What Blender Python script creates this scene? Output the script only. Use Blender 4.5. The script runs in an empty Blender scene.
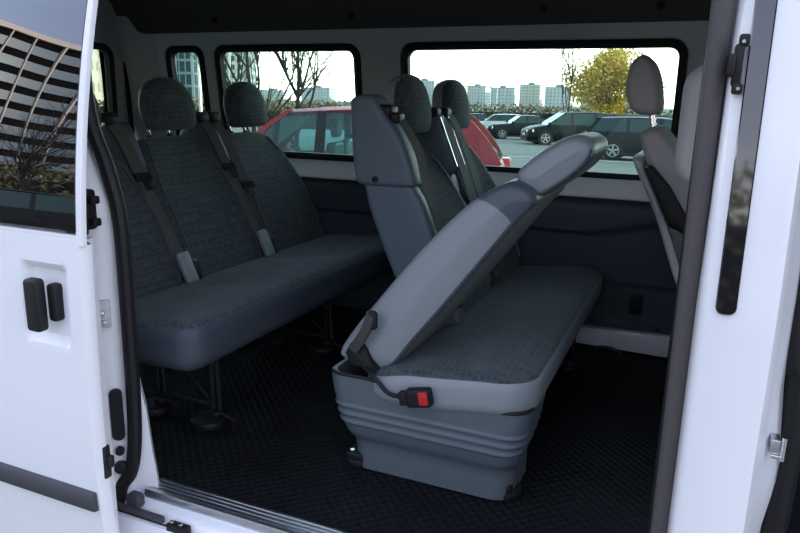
import bpy, bmesh, math, random
from mathutils import Vector, Matrix
from math import sin, cos, pi, radians, atan, sqrt
random.seed(7)
S = bpy.context.scene
COL = S.collection
OFF = {}

# ------------------------------------------------------------------ materials
def mat(name, col, rough=.5, metal=0., spec=.5, var=0., vscale=8., bump=0., bscale=60., coat=0.):
    m = bpy.data.materials.new(name); m.use_nodes = True
    nt = m.node_tree; p = nt.nodes['Principled BSDF']
    p.inputs['Base Color'].default_value = (*col, 1)
    p.inputs['Roughness'].default_value = rough
    p.inputs['Metallic'].default_value = metal
    p.inputs['Specular IOR Level'].default_value = spec
    if coat: p.inputs['Coat Weight'].default_value = coat; p.inputs['Coat Roughness'].default_value = .05
    tc = nt.nodes.new('ShaderNodeTexCoord')
    if var:
        n = nt.nodes.new('ShaderNodeTexNoise'); n.inputs['Scale'].default_value = vscale; n.inputs['Detail'].default_value = 5
        r = nt.nodes.new('ShaderNodeMixRGB'); r.blend_type = 'MIX'
        r.inputs[1].default_value = (*[c*(1-var) for c in col], 1); r.inputs[2].default_value = (*[min(1, c*(1+var)) for c in col], 1)
        nt.links.new(tc.outputs['Object'], n.inputs['Vector']); nt.links.new(n.outputs['Fac'], r.inputs[0])
        nt.links.new(r.outputs[0], p.inputs['Base Color'])
    if bump:
        n = nt.nodes.new('ShaderNodeTexNoise'); n.inputs['Scale'].default_value = bscale; n.inputs['Detail'].default_value = 3
        b = nt.nodes.new('ShaderNodeBump'); b.inputs['Strength'].default_value = bump; b.inputs['Distance'].default_value = .01
        nt.links.new(tc.outputs['Object'], n.inputs['Vector']); nt.links.new(n.outputs['Fac'], b.inputs['Height'])
        nt.links.new(b.outputs['Normal'], p.inputs['Normal'])
    return m

def fabric(name, c1, c2, scale=48):
    m = mat(name, c1, .9, spec=.15); nt = m.node_tree; p = nt.nodes['Principled BSDF']
    tc = nt.nodes.new('ShaderNodeTexCoord'); v = nt.nodes.new('ShaderNodeTexVoronoi'); v.distance = 'CHEBYCHEV'
    v.inputs['Scale'].default_value = scale; v.inputs['Randomness'].default_value = .25
    r = nt.nodes.new('ShaderNodeValToRGB'); r.color_ramp.elements[0].position = .25; r.color_ramp.elements[1].position = .42
    r.color_ramp.elements[0].color = (*c1, 1); r.color_ramp.elements[1].color = (*c2, 1)
    n = nt.nodes.new('ShaderNodeTexNoise'); n.inputs['Scale'].default_value = 30
    mx = nt.nodes.new('ShaderNodeMixRGB'); mx.blend_type = 'MULTIPLY'; mx.inputs[0].default_value = .5
    b = nt.nodes.new('ShaderNodeBump'); b.inputs['Strength'].default_value = .35; b.inputs['Distance'].default_value = .004
    nt.links.new(tc.outputs['Object'], v.inputs['Vector']); nt.links.new(v.outputs['Distance'], r.inputs[0])
    nt.links.new(tc.outputs['Object'], n.inputs['Vector'])
    nt.links.new(r.outputs[0], mx.inputs[1]); nt.links.new(n.outputs['Fac'], mx.inputs[2])
    nt.links.new(mx.outputs[0], p.inputs['Base Color']); nt.links.new(v.outputs['Distance'], b.inputs['Height'])
    nt.links.new(b.outputs['Normal'], p.inputs['Normal'])
    p.inputs['Sheen Weight'].default_value = .12
    return m

def stud_floor(name):
    m = mat(name, (.013, .013, .016), .6, spec=.12); nt = m.node_tree; p = nt.nodes['Principled BSDF']
    tc = nt.nodes.new('ShaderNodeTexCoord'); sx = nt.nodes.new('ShaderNodeSeparateXYZ'); nt.links.new(tc.outputs['Object'], sx.inputs[0])
    outs = []
    for ax in 'XY':
        mu = nt.nodes.new('ShaderNodeMath'); mu.operation = 'MULTIPLY'; mu.inputs[1].default_value = 2*pi/.034
        si = nt.nodes.new('ShaderNodeMath'); si.operation = 'SINE'
        nt.links.new(sx.outputs[ax], mu.inputs[0]); nt.links.new(mu.outputs[0], si.inputs[0]); outs.append(si)
    pr = nt.nodes.new('ShaderNodeMath'); pr.operation = 'MULTIPLY'
    nt.links.new(outs[0].outputs[0], pr.inputs[0]); nt.links.new(outs[1].outputs[0], pr.inputs[1])
    b = nt.nodes.new('ShaderNodeBump'); b.inputs['Strength'].default_value = .6; b.inputs['Distance'].default_value = .003
    nt.links.new(pr.outputs[0], b.inputs['Height']); nt.links.new(b.outputs['Normal'], p.inputs['Normal'])
    n = nt.nodes.new('ShaderNodeTexNoise'); n.inputs['Scale'].default_value = 6; n.inputs['Detail'].default_value = 8
    r = nt.nodes.new('ShaderNodeValToRGB'); r.color_ramp.elements[0].color = (.004, .004, .005, 1); r.color_ramp.elements[1].color = (.016, .016, .018, 1)
    nt.links.new(tc.outputs['Object'], n.inputs['Vector']); nt.links.new(n.outputs['Fac'], r.inputs[0]); nt.links.new(r.outputs[0], p.inputs['Base Color'])
    return m

def glass(name, tint, refl_ior=1.5, gloss=1., gcol=(1, 1, 1), rough=0., wave=0.):
    m = bpy.data.materials.new(name); m.use_nodes = True; nt = m.node_tree; nt.nodes.clear()
    o = nt.nodes.new('ShaderNodeOutputMaterial'); t = nt.nodes.new('ShaderNodeBsdfTransparent'); t.inputs[0].default_value = (*tint, 1)
    g = nt.nodes.new('ShaderNodeBsdfGlossy'); g.inputs['Roughness'].default_value = rough; g.inputs['Color'].default_value = (*gcol, 1)
    f = nt.nodes.new('ShaderNodeFresnel'); f.inputs['IOR'].default_value = refl_ior
    mu = nt.nodes.new('ShaderNodeMath'); mu.operation = 'MULTIPLY'; mu.inputs[1].default_value = gloss; mu.use_clamp = True
    mx = nt.nodes.new('ShaderNodeMixShader')
    nt.links.new(f.outputs[0], mu.inputs[0]); nt.links.new(mu.outputs[0], mx.inputs[0]); nt.links.new(t.outputs[0], mx.inputs[1]); nt.links.new(g.outputs[0], mx.inputs[2])
    nt.links.new(mx.outputs[0], o.inputs[0])
    if wave:
        tc = nt.nodes.new('ShaderNodeTexCoord'); n = nt.nodes.new('ShaderNodeTexNoise'); n.inputs['Scale'].default_value = 3.; n.inputs['Detail'].default_value = 0
        b = nt.nodes.new('ShaderNodeBump'); b.inputs['Strength'].default_value = wave; b.inputs['Distance'].default_value = .02
        nt.links.new(tc.outputs['Object'], n.inputs['Vector']); nt.links.new(n.outputs['Fac'], b.inputs['Height'])
        nt.links.new(b.outputs['Normal'], g.inputs['Normal'])
    return m

def grid_facade(name, wall, win, sx, sz, frac=.6, rough=.3):
    """wall with a regular grid of windows (object coordinates; horizontal = x+y)"""
    m = mat(name, wall, .7); nt = m.node_tree; p = nt.nodes['Principled BSDF']
    tc = nt.nodes.new('ShaderNodeTexCoord'); s = nt.nodes.new('ShaderNodeSeparateXYZ'); nt.links.new(tc.outputs['Object'], s.inputs[0])
    ad = nt.nodes.new('ShaderNodeMath'); ad.operation = 'ADD'; nt.links.new(s.outputs['X'], ad.inputs[0]); nt.links.new(s.outputs['Y'], ad.inputs[1])
    res = []
    for src, step in ((ad.outputs[0], sx), (s.outputs['Z'], sz)):
        d = nt.nodes.new('ShaderNodeMath'); d.operation = 'DIVIDE'; d.inputs[1].default_value = step; nt.links.new(src, d.inputs[0])
        fr = nt.nodes.new('ShaderNodeMath'); fr.operation = 'FRACT'; nt.links.new(d.outputs[0], fr.inputs[0])
        lt = nt.nodes.new('ShaderNodeMath'); lt.operation = 'LESS_THAN'; lt.inputs[1].default_value = frac; nt.links.new(fr.outputs[0], lt.inputs[0]); res.append(lt)
    pr = nt.nodes.new('ShaderNodeMath'); pr.operation = 'MULTIPLY'; nt.links.new(res[0].outputs[0], pr.inputs[0]); nt.links.new(res[1].outputs[0], pr.inputs[1])
    mx = nt.nodes.new('ShaderNodeMixRGB'); mx.inputs[1].default_value = (*wall, 1); mx.inputs[2].default_value = (*win, 1); nt.links.new(pr.outputs[0], mx.inputs[0])
    nt.links.new(mx.outputs[0], p.inputs['Base Color'])
    return m

M = dict(
    paint=mat('white_paint', (.86, .85, .87), .28, coat=.5, var=.02, vscale=2),
    inner_paint=mat('inner_paint', (.62, .64, .70), .35, var=.04, vscale=3),
    liner=mat('headliner', (.075, .068, .066), .95, spec=.1, bump=.15, bscale=400),
    trim=mat('pillar_trim', (.52, .51, .52), .6, bump=.05, bscale=300),
    panel=mat('side_panel', (.048, .055, .075), .55, bump=.06, bscale=250),
    rubber=mat('rubber', (.012, .012, .013), .55, spec=.3),
    seal=mat('door_seal_rubber', (.085, .075, .075), .55, spec=.3),
    floor=stud_floor('studded_rubber'),
    fabric=fabric('seat_fabric', (.058, .071, .076), (.092, .110, .117), 56),
    vinyl=mat('grey_vinyl', (.25, .275, .288), .42, spec=.45, bump=.12, bscale=9, var=.04, vscale=5),
    vinyl_dark=mat('slate_vinyl', (.055, .065, .082), .5, spec=.4, bump=.08, bscale=12),
    plastic=mat('blue_grey_plastic', (.10, .122, .138), .42, spec=.4, bump=.03, bscale=500),
    cover=mat('retractor_plastic', (.112, .138, .160), .5, spec=.4),
    black=mat('black_plastic', (.011, .011, .012), .5, spec=.3),
    gloss=mat('gloss_black', (.008, .008, .010), .04, spec=.8, coat=1),
    belt=mat('belt_webbing', (.085, .078, .07), .6, spec=.3, bump=.2, bscale=300),
    lever=mat('lever_plastic', (.05, .046, .044), .35, spec=.5),
    red=mat('red_button', (.55, .02, .02), .35),
    chrome=mat('chrome', (.75, .75, .77), .15, metal=1),
    steel=mat('dark_steel', (.018, .018, .02), .5, metal=.3),
    alu=mat('aluminium', (.62, .64, .68), .32, metal=1, var=.1, vscale=30),
    strip=mat('rub_strip', (.055, .055, .062), .55),
    sticker=mat('sticker', (.55, .55, .56), .5, var=.4, vscale=60),
    wglass=glass('tinted_window_glass', (.77, .90, .84), 1.45),
    dglass=glass('privacy_glass', (.08, .075, .07), 1.8, 1.9, gcol=(.88, .94, 1), wave=.14),
    seatgrey=mat('front_seat_cloth', (.42, .40, .40), .8, spec=.2, bump=.1, bscale=200),
    seatdark=mat('front_seat_shell', (.05, .058, .075), .4),
)
asphalt = mat('asphalt', (.105, .115, .10), .85, var=.18, vscale=1.2, bump=.3, bscale=80)
M['alloy'] = mat('screw_zinc', (.25, .25, .26), .5)
M['line'] = mat('road_paint', (.55, .56, .54), .7, var=.15, vscale=9)
M['kerb'] = mat('kerb_stone', (.36, .37, .36), .8, var=.15)
M['bark'] = mat('bark', (.022, .018, .015), .9, var=.3, vscale=12)
M['carglass'] = mat('car_glass_dark', (.035, .06, .06), .15, spec=.25)
M['cargl'] = glass('car_glass_clear', (.70, .86, .84), 1.45)
M['tyre'] = mat('tyre', (.012, .012, .012), .8)
M['alloy'] = mat('alloy', (.55, .56, .58), .3, metal=.9)
M['lamp'] = mat('headlamp', (.75, .8, .82), .1, spec=.9)
M['tail'] = mat('taillamp', (.35, .03, .02), .15, spec=.8)
M['plate'] = mat('plate', (.7, .7, .68), .5)

def paint(name, c): return mat(name, c, .45, spec=.2, coat=.05)

# ------------------------------------------------------------------ object helpers
def props(o, label=None, cat=None, group=None, kind=None):
    if label: o['label'] = label
    if cat: o['category'] = cat
    if group: o['group'] = group
    if kind: o['kind'] = kind
    return o

def root(name, loc, label, cat, group=None, rz=0):
    o = bpy.data.objects.new(name, None); COL.objects.link(o); o.empty_display_size = .1
    o.location = loc; o.rotation_euler = (0, 0, rz)
    OFF[o.name] = Vector(loc)
    return props(o, label, cat, group)

def local_root(name, loc, label, cat, group=None, rz=0):
    o = root(name, loc, label, cat, group, rz); OFF[o.name] = Vector((0, 0, 0)); return o

def obj(name, bm, mats, parent=None, angle=35, kind=None, label=None, fn=None):
    if not isinstance(mats, (list, tuple)): mats = [mats]
    bmesh.ops.recalc_face_normals(bm, faces=bm.faces)
    bm.normal_update()
    if fn:
        for f in bm.faces: f.material_index = fn(f)
    off = OFF[parent.name] if parent else Vector((0, 0, 0))
    bm.transform(Matrix.Translation(-off))
    me = bpy.data.meshes.new(name); bm.to_mesh(me); bm.free()
    for m in mats: me.materials.append(m)
    me.polygons.foreach_set('use_smooth', [True]*len(me.polygons))
    me.set_sharp_from_angle(angle=radians(angle))
    o = bpy.data.objects.new(name, me); COL.objects.link(o)
    if parent: o.parent = parent
    OFF[o.name] = off
    if kind: o['kind'] = kind
    if label: o['label'] = label
    return o

def struct(name, bm, mats, **k): return obj(name, bm, mats, None, kind='structure', **k)

def B(): return bmesh.new()

def add_bm(dst, src, mtx=None):
    if mtx is not None: src.transform(mtx)
    me = bpy.data.meshes.new('tmp'); src.to_mesh(me); src.free(); dst.from_mesh(me); bpy.data.meshes.remove(me)
    return dst

def box(bm, x0, x1, y0, y1, z0, z1, bev=0, seg=2, mtx=None):
    t = B(); bmesh.ops.create_cube(t, size=1)
    t.transform(Matrix.Translation(((x0+x1)/2, (y0+y1)/2, (z0+z1)/2)) @ Matrix.Diagonal((abs(x1-x0), abs(y1-y0), abs(z1-z0), 1)))
    if bev: bmesh.ops.bevel(t, geom=t.edges[:], offset=bev, segments=seg, affect='EDGES', profile=.5, clamp_overlap=True)
    return add_bm(bm, t, mtx)

def prism(bm, pts, axis, a0, a1, bev=0, seg=3, mtx=None, angle=None):
    """extrude a 2D outline along an axis: 'y' -> pts are (x,z); 'z' -> (x,y); 'x' -> (y,z)"""
    t = B()
    def P(p, a): return {'y': (p[0], a, p[1]), 'z': (p[0], p[1], a), 'x': (a, p[0], p[1])}[axis]
    n = len(pts); v0 = [t.verts.new(P(p, a0)) for p in pts]; v1 = [t.verts.new(P(p, a1)) for p in pts]
    t.faces.new(v0); t.faces.new(v1[::-1])
    for i in range(n): t.faces.new((v0[i], v0[(i+1) % n], v1[(i+1) % n], v1[i]))
    bmesh.ops.recalc_face_normals(t, faces=t.faces)
    if bev:
        es = [e for e in t.edges if e.calc_face_angle(0) > (radians(angle) if angle else .9)]
        bmesh.ops.bevel(t, geom=es, offset=bev, segments=seg, affect='EDGES', profile=.5, clamp_overlap=True)
    return add_bm(bm, t, mtx)

def tube(bm, pts, r, n=8, closed=False, cap=True):
    pts = [Vector(p) for p in pts]; N = len(pts); rings = []
    rs = r if isinstance(r, (list, tuple)) else [r]*N
    prev = None
    for i, p in enumerate(pts):
        if closed: d = pts[(i+1) % N]-pts[i-1]
        else: d = pts[min(i+1, N-1)]-pts[max(i-1, 0)]
        d.normalize()
        if prev is None:
            a = Vector((0, 0, 1)) if abs(d.z) < .9 else Vector((1, 0, 0)); u = d.cross(a).normalized()
        else: u = (prev-d*prev.dot(d)).normalized()
        prev = u; w = d.cross(u)
        rings.append([bm.verts.new(p+(u*cos(2*pi*k/n)+w*sin(2*pi*k/n))*rs[i]) for k in range(n)])
    for i in range(N if closed else N-1):
        a, b = rings[i], rings[(i+1) % N]
        for k in range(n): bm.faces.new((a[k], a[(k+1) % n], b[(k+1) % n], b[k]))
    if cap and not closed: bm.faces.new(rings[0][::-1]); bm.faces.new(rings[-1])
    return bm

def ribbon(bm, pts, wdir, w, t):
    pts = [Vector(p) for p in pts]; wd = Vector(wdir).normalized(); rings = []
    for i, p in enumerate(pts):
        d = (pts[min(i+1, len(pts)-1)]-pts[max(i-1, 0)]).normalized(); n = d.cross(wd).normalized()
        rings.append([bm.verts.new(p+wd*(a*w/2)+n*(b*t/2)) for a, b in ((-1, -1), (1, -1), (1, 1), (-1, 1))])
    for a, b in zip(rings, rings[1:]):
        for k in range(4): bm.faces.new((a[k], a[(k+1) % 4], b[(k+1) % 4], b[k]))
    bm.faces.new(rings[0][::-1]); bm.faces.new(rings[-1]); return bm

def loft(bm, rings, cap=True, closed=True):
    R = [[bm.verts.new(p) for p in r] for r in rings]; n = len(R[0])
    for a, b in zip(R, R[1:]):
        for k in range(n if closed else n-1): bm.faces.new((a[k], a[(k+1) % n], b[(k+1) % n], b[k]))
    if cap and closed: bm.faces.new(R[0][::-1]); bm.faces.new(R[-1])
    return bm

def cyl(bm, c, r, d0, d1, axis='z', n=20, bev=0):
    pts = [(c[0]+r*cos(2*pi*k/n), c[1]+r*sin(2*pi*k/n)) for k in range(n)]
    return prism(bm, pts, axis, d0, d1, bev, 2, angle=60)

def sstep(a, b, t): t = max(0, min(1, (t-a)/(b-a))); return t*t*(3-2*t)

def rrect(x0, x1, z0, z1, r, n=7):
    P = []
    for cx, cz, a0 in ((x1-r, z1-r, 0), (x0+r, z1-r, 90), (x0+r, z0+r, 180), (x1-r, z0+r, 270)):
        for k in range(n): a = radians(a0+90*k/(n-1)); P.append((cx+r*cos(a), cz+r*sin(a)))
    return P

def sup(a, e):
    c = cos(a); s = sin(a)
    return (math.copysign(abs(c)**(2/e), c), math.copysign(abs(s)**(2/e), s))

def smooth_line(pts, n=8):
    """Catmull-Rom through points"""
    P = [Vector(p) for p in pts]; out = []
    for i in range(len(P)-1):
        p0 = P[max(i-1, 0)]; p1 = P[i]; p2 = P[i+1]; p3 = P[min(i+2, len(P)-1)]
        for k in range(n):
            t = k/n
            out.append(.5*((2*p1)+(p2-p0)*t+(2*p0-5*p1+4*p2-p3)*t*t+(3*p1-p0-3*p2+p3)*t**3))
    out.append(P[-1]); return out

def smooth_loop(pts, n=5):
    P = [Vector((p[0], p[1], 0)) for p in pts]; N = len(P); out = []
    for i in range(N):
        p0, p1, p2, p3 = P[i-1], P[i], P[(i+1) % N], P[(i+2) % N]
        for k in range(n):
            t = k/n; q = .5*((2*p1)+(p2-p0)*t+(2*p0-5*p1+4*p2-p3)*t*t+(3*p1-p0-3*p2+p3)*t**3)
            out.append((q.x, q.y))
    return out

def resample(P, N):
    L = [0]
    for a, b in zip(P, P[1:]+P[:1]): L.append(L[-1]+math.hypot(b[0]-a[0], b[1]-a[1]))
    out = []; k = 0
    for i in range(N):
        d = L[-1]*i/N
        while L[k+1] < d: k += 1
        t = (d-L[k])/max(1e-9, L[k+1]-L[k]); a, b = P[k], P[(k+1) % len(P)]
        out.append((a[0]+(b[0]-a[0])*t, a[1]+(b[1]-a[1])*t))
    return out

def pillow(bm, outline, axis, a0, a1, rnd, n=5, inset=None, N=72, crown=0., spine=None):
    """soft-edged slab: outline rings shrinking towards both ends, then rings to the middle of each face"""
    outline = resample(list(outline), N)
    area = sum(outline[i][0]*outline[(i+1) % N][1]-outline[(i+1) % N][0]*outline[i][1] for i in range(N))
    if area < 0: outline = outline[::-1]
    cx = sum(p[0] for p in outline)/N; cy = sum(p[1] for p in outline)/N
    inset = inset or rnd; nor = []
    for i in range(N):
        a, b = outline[i-2], outline[(i+2) % N]; dx, dy = b[0]-a[0], b[1]-a[1]; l = math.hypot(dx, dy) or 1
        nor.append((-dy/l, dx/l))
    def P(p, a): return {'y': (p[0], a, p[1]), 'z': (p[0], p[1], a), 'x': (a, p[0], p[1])}[axis]
    prof = []
    for k in range(n+1):
        t = pi/2*k/n; prof.append((a0+rnd*(1-sin(t)), inset*(1-cos(t))))
    prof = prof[::-1]
    base = [(outline[i][0]+nor[i][0]*inset, outline[i][1]+nor[i][1]*inset) for i in range(N)]
    def tgt(x, y):
        if not spine: return cx, cy
        (px, py), (qx, qy) = spine; dx, dy = qx-px, qy-py
        t = max(0, min(1, ((x-px)*dx+(y-py)*dy)/(dx*dx+dy*dy))); return px+dx*t, py+dy*t
    base_t = [tgt(x, y) for x, y in base]
    def dome(x, y):
        if not crown: return 0
        d = min(math.hypot(x-u, y-v) for u, v in base); q = 1-min(1, d/.085); return crown*(1-q*q)
    def cap(a, sg): return [[P((u+(x-u)*f, v+(y-v)*f), a+sg*dome(u+(x-u)*f, v+(y-v)*f)) for (x, y), (u, v) in zip(base, base_t)] for f in (.95, .9, .84, .78, .7, .62, .53, .44, .35, .2, .07)]
    rings = cap(a0, -1)[::-1]
    for a, o in prof+[(a0+a1-a, o) for a, o in prof[::-1]]:
        rings.append([P((outline[i][0]+nor[i][0]*o, outline[i][1]+nor[i][1]*o), a) for i in range(N)])
    rings += cap(a1, 1)
    return loft(bm, rings)

# ------------------------------------------------------------------ camera
F = 680.; PITCH = atan(165/680.); YAW = radians(23.2); ROLL = radians(1.22)
fw = Vector((-sin(YAW)*cos(PITCH), cos(YAW)*cos(PITCH), -sin(PITCH)))
r0 = Vector((cos(YAW), sin(YAW), 0)); u0 = r0.cross(fw)
Rv = cos(ROLL)*r0+sin(ROLL)*u0; Uv = -sin(ROLL)*r0+cos(ROLL)*u0
cam = bpy.data.cameras.new('camera'); co = bpy.data.objects.new('camera', cam); COL.objects.link(co)
cam.sensor_width = 36; cam.lens = F/800*36; cam.clip_start = .02; cam.clip_end = 3000
mw = Matrix((Rv, Uv, -fw)).transposed().to_4x4(); mw.translation = (0, 0, 1.7); co.matrix_world = mw
S.camera = co

# ------------------------------------------------------------------ van shell
FZ = .62
def Yw(z): return 3.14-(.125*(z-1.4) if z > 1.4 else 0)      # far wall leans in above the belt line
bm = B(); box(bm, -2.98, 1.30, 1.345, 3.13, FZ-.06, FZ); struct('floor', bm, M['floor'])

def wall_panel(bm, x0, x1, z0, z1, hole, thick=.05, n=7, mapf=None):
    """flat panel with a rounded-rectangle hole"""
    hp = rrect(*hole, n=n); hx, hz = (hole[0]+hole[1])/2, (hole[2]+hole[3])/2
    cor = [(x1, z1), (x0, z1), (x0, z0), (x1, z0)]
    op = []
    for q in range(4):
        nxt = cor[(q+1) % 4]
        for k in range(n):
            op.append(cor[q])
    # spread outer points: first half of every corner arc belongs to the previous side
    op = []
    for i, (px, pz) in enumerate(hp):
        q, k = divmod(i, n); cx, cz = cor[q]
        if k == n//2: op.append((cx, cz))
        elif k < n//2: op.append((cx, pz) if q in (0, 2) else (px, cz))
        else: op.append((px, cz) if q in (0, 2) else (cx, pz))
    m = mapf
    fi = [bm.verts.new(m(p, 0)) for p in hp]; fo = [bm.verts.new(m(p, 0)) for p in op]
    bi = [bm.verts.new(m(p, thick)) for p in hp]; bo = [bm.verts.new(m(p, thick)) for p in op]
    N = len(hp)
    for i in range(N):
        j = (i+1) % N
        for q in ((fi[i], fi[j], fo[j], fo[i]), (bi[j], bi[i], bo[i], bo[j]), (fi[j], fi[i], bi[i], bi[j]), (fo[i], fo[j], bo[j], bo[i])):
            if len(set(v.co.to_tuple(5) for v in q)) >= 3:
                try: bm.faces.new(q)
                except ValueError: pass
far = lambda p, t: (p[0], Yw(p[1])+t, p[1])
wins = {1: (-2.735, -2.49, 1.40, 1.962, .06), 2: (-2.405, -1.555, 1.40, 1.962, .06), 3: (-1.325, -.085, 1.385, 1.962, .06)}
ZT = 2.10
bm = B()
edges = [-3.0, -2.447, -1.44, -.02]
for i in (1, 2, 3): wall_panel(bm, edges[i-1], edges[i], 1.31, ZT, wins[i], mapf=far)
wall_panel(bm, -.02, 1.30, 1.31, ZT, (.12, 1.0, 1.40, 1.95, .08), mapf=far)
box(bm, -3.0, 1.30, 3.14, 3.19, .2, 1.31)
bmesh.ops.remove_doubles(bm, verts=bm.verts[:], dist=1e-5)
wf = struct('wall_far', bm, M['inner_paint'])
# grey moulded lining round the windows (between ledge and headliner)
bm = B()
fl = lambda p, t: (p[0], Yw(p[1])-.012+t*.2, p[1])
for i in (1, 2, 3): wall_panel(bm, edges[i-1], edges[i], 1.40, 2.06, (wins[i][0]-.012, wins[i][1]+.012, wins[i][2]+.004, wins[i][3]+.012, .07), mapf=fl)
for f in list(bm.faces):
    if max(v.co.z for v in f.verts) < 1.415: bm.faces.remove(f)
obj('window_lining', bm, M['trim'], wf, label='grey moulded lining around the side windows')
def window(n, hole, mapf, gm, nrm):
    x0, x1, z0, z1, r = hole
    bm = B(); g = rrect(x0+.003, x1-.003, z0+.003, z1-.003, r, 7)
    loft(bm, [[mapf(p, .022) for p in g], [mapf(p, .027) for p in g]])
    w = obj('window_%d' % n, bm, gm); w['kind'] = 'structure'
    s = B(); a = rrect(x0-.006, x1+.006, z0-.006, z1+.006, r+.006, 7); b = rrect(x0+.028, x1-.028, z0+.028, z1-.028, max(r-.02, .03), 7)
    ringz = [[mapf(p, .02) for p in b], [mapf(p, -.014) for p in b], [mapf(p, -.022) for p in rrect(x0+.012, x1-.012, z0+.012, z1-.012, r-.01, 7)], [mapf(p, -.014) for p in a], [mapf(p, .02) for p in a]]
    R = [[s.verts.new(p) for p in q] for q in ringz]; N = len(a)
    for u, v in zip(R, R[1:]+R[:1]):
        for k in range(N): s.faces.new((u[k], u[(k+1) % N], v[(k+1) % N], v[k]))
    obj('window_seal', s, M['rubber'], w)
    return w
for i in (1, 2, 3): window(i, wins[i], far, M['wglass'], None)
window(5, (.12, 1.0, 1.40, 1.95, .08), far, M['wglass'], None)
# rear end of the van: two doors with glass, centre seam
XR = -3.0
rear = lambda p, t: (XR-t, p[0], p[1])
bm = B(); wall_panel(bm, 2.02, 3.03, 1.30, 2.10, (2.10, 2.925, 1.40, 1.975, .07), mapf=rear)
wall_panel(bm, 1.26, 2.02, 1.30, 2.10, (1.42, 1.95, 1.40, 1.975, .07), mapf=rear)
box(bm, XR-.05, XR, 1.26, 3.18, .2, 1.30); box(bm, XR-.05, XR, 1.26, 3.18, 2.10, 2.42)
bmesh.ops.remove_doubles(bm, verts=bm.verts[:], dist=1e-5)
wr = struct('wall_rear', bm, M['trim'])
window(4, (2.10, 2.93, 1.40, 1.965, .07), rear, M['wglass'], None)
window(6, (1.42, 1.95, 1.40, 1.965, .07), rear, M['wglass'], None)
bm = B(); tube(bm, [(XR+.012, 3.035, .65), (XR+.012, 3.035, 1.4), (XR+.012, 3.01, 2.12)], .013); obj('door_seal', bm, M['rubber'], wr)
# corner pillar lining between the rear doors and the first side window
bm = B(); loft(bm, [[(XR+.0, Yw(z)-.075, z), (XR+.05, Yw(z)-.068, z), (XR+.13, Yw(z)-.03, z), (XR+.2, Yw(z)-.012, z), (XR+.2, Yw(z)+.02, z), (XR, Yw(z)+.02, z)] for z in (.64, 1.0, 1.4, 1.7, 2.0, 2.12)])
obj('corner_lining', bm, M['trim'], wf)
# the far lower lining: dark moulded card
bm = B()
xs = [-2.97+i*.0495 for i in range(61)]; zs = [.622+.0106*i for i in range(66)]
def panel_y(x, z):
    crease = 1.14+.07*sstep(-.45, -.05, x)
    y = 3.105-.018*sstep(crease-.012, crease+.012, z)*(1-sstep(1.25, 1.31, z))+.02*sstep(1.28, 1.31, z)
    rx = sstep(-.30, -.29, x)*(1-sstep(.0, .01, x)); rz = sstep(.74, .75, z)*(1-sstep(.915, .925, z))
    return y+.008*rx*rz
G = [[bm.verts.new((x, panel_y(x, z), z)) for z in zs] for x in xs]
for i in range(len(xs)-1):
    for j in range(len(zs)-1): bm.faces.new((G[i][j], G[i+1][j], G[i+1][j+1], G[i][j+1]))
top = [bm.verts.new((x, 3.145, 1.312)) for x in xs]
for i in range(len(xs)-1): bm.faces.new((G[i][-1], G[i+1][-1], top[i+1], top[i]))
pc = obj('side_lining', bm, M['panel'], wf, label='dark blue-grey moulded panel below the windows')
bm = B(); box(bm, -.205, -.152, 3.092, 3.112, .795, .885, .006)
for k in range(5): box(bm, -.20, -.157, 3.088, 3.095, .805+k*.016, .812+k*.016)
obj('vent_grille', bm, M['black'], pc)
for (x, z) in ((-.36, .735), (-.075, .735), (-.6, .735)):
    bm = B(); cyl(bm, (x, z), .008, 3.095, 3.11, 'y', 12); obj('fixing_clip', bm, M['black'], pc)
# ledge of body colour under the glass
bm = B(); prism(bm, [(3.08, 1.303), (3.165, 1.303), (3.165, 1.395), (3.132, 1.395), (3.122, 1.388), (3.066, 1.318), (3.066, 1.308)], 'x', -2.9, .02, .004, 2)
tr = struct('trim_1', bm, M['paint'])
bm = B(); prism(bm, [(-.43, .635), (-.02, .628), (-.02, .728), (-.43, .715)], 'y', 3.05, 3.1, .008, 2)
for x in (-.33, -.235, -.2, -.1): box(bm, x, x+.004, 3.046, 3.052, .65, .705)
bb = struct('baseboard_far', bm, M['paint'])
bm = B(); box(bm, -.02, .0, 3.04, 3.1, .63, .70, .004); obj('bracket', bm, M['black'], bb)
bm = B(); tube(bm, smooth_line([(-.34, 3.0, .63), (-.30, 3.0, .65), (-.25, 3.0, .65), (-.21, 3.0, .63)], 4), .008); obj('anchor_loop', bm, M['steel'], bb)
bm = B(); box(bm, .006, .022, 3.02, 3.08, .66, .98, .004); struct('trim_2', bm, M['paint'])
# headliner: side bulkhead that drops to z=2.03 by the windows, then the roof
bm = B(); sec = [(3.06, 2.035), (3.035, 2.03), (3.02, 2.045), (3.0, 2.10), (2.96, 2.18), (2.85, 2.26), (2.5, 2.32), (2.2, 2.33), (1.9, 2.32), (1.55, 2.26), (1.42, 2.16), (1.36, 2.05), (1.28, 2.05), (1.25, 2.2), (1.45, 2.35), (2.2, 2.42), (2.95, 2.35), (3.12, 2.2), (3.12, 2.04)]
prism(bm, sec, 'x', -3.05, 1.35)
ce = struct('ceiling', bm, M['liner'])
for x in (-2.35, -1.56, -.66, -.2):
    bm = B(); cyl(bm, (x, 2.085), .014, 2.985, 3.01, 'y', 14, .003); obj('fixing_clip', bm, M['black'], ce)
bm = B(); cyl(bm, (2.55, 2.03), .015, XR, XR+.012, 'x', 14, .003); obj('fixing_clip', bm, M['black'], wr)
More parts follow.
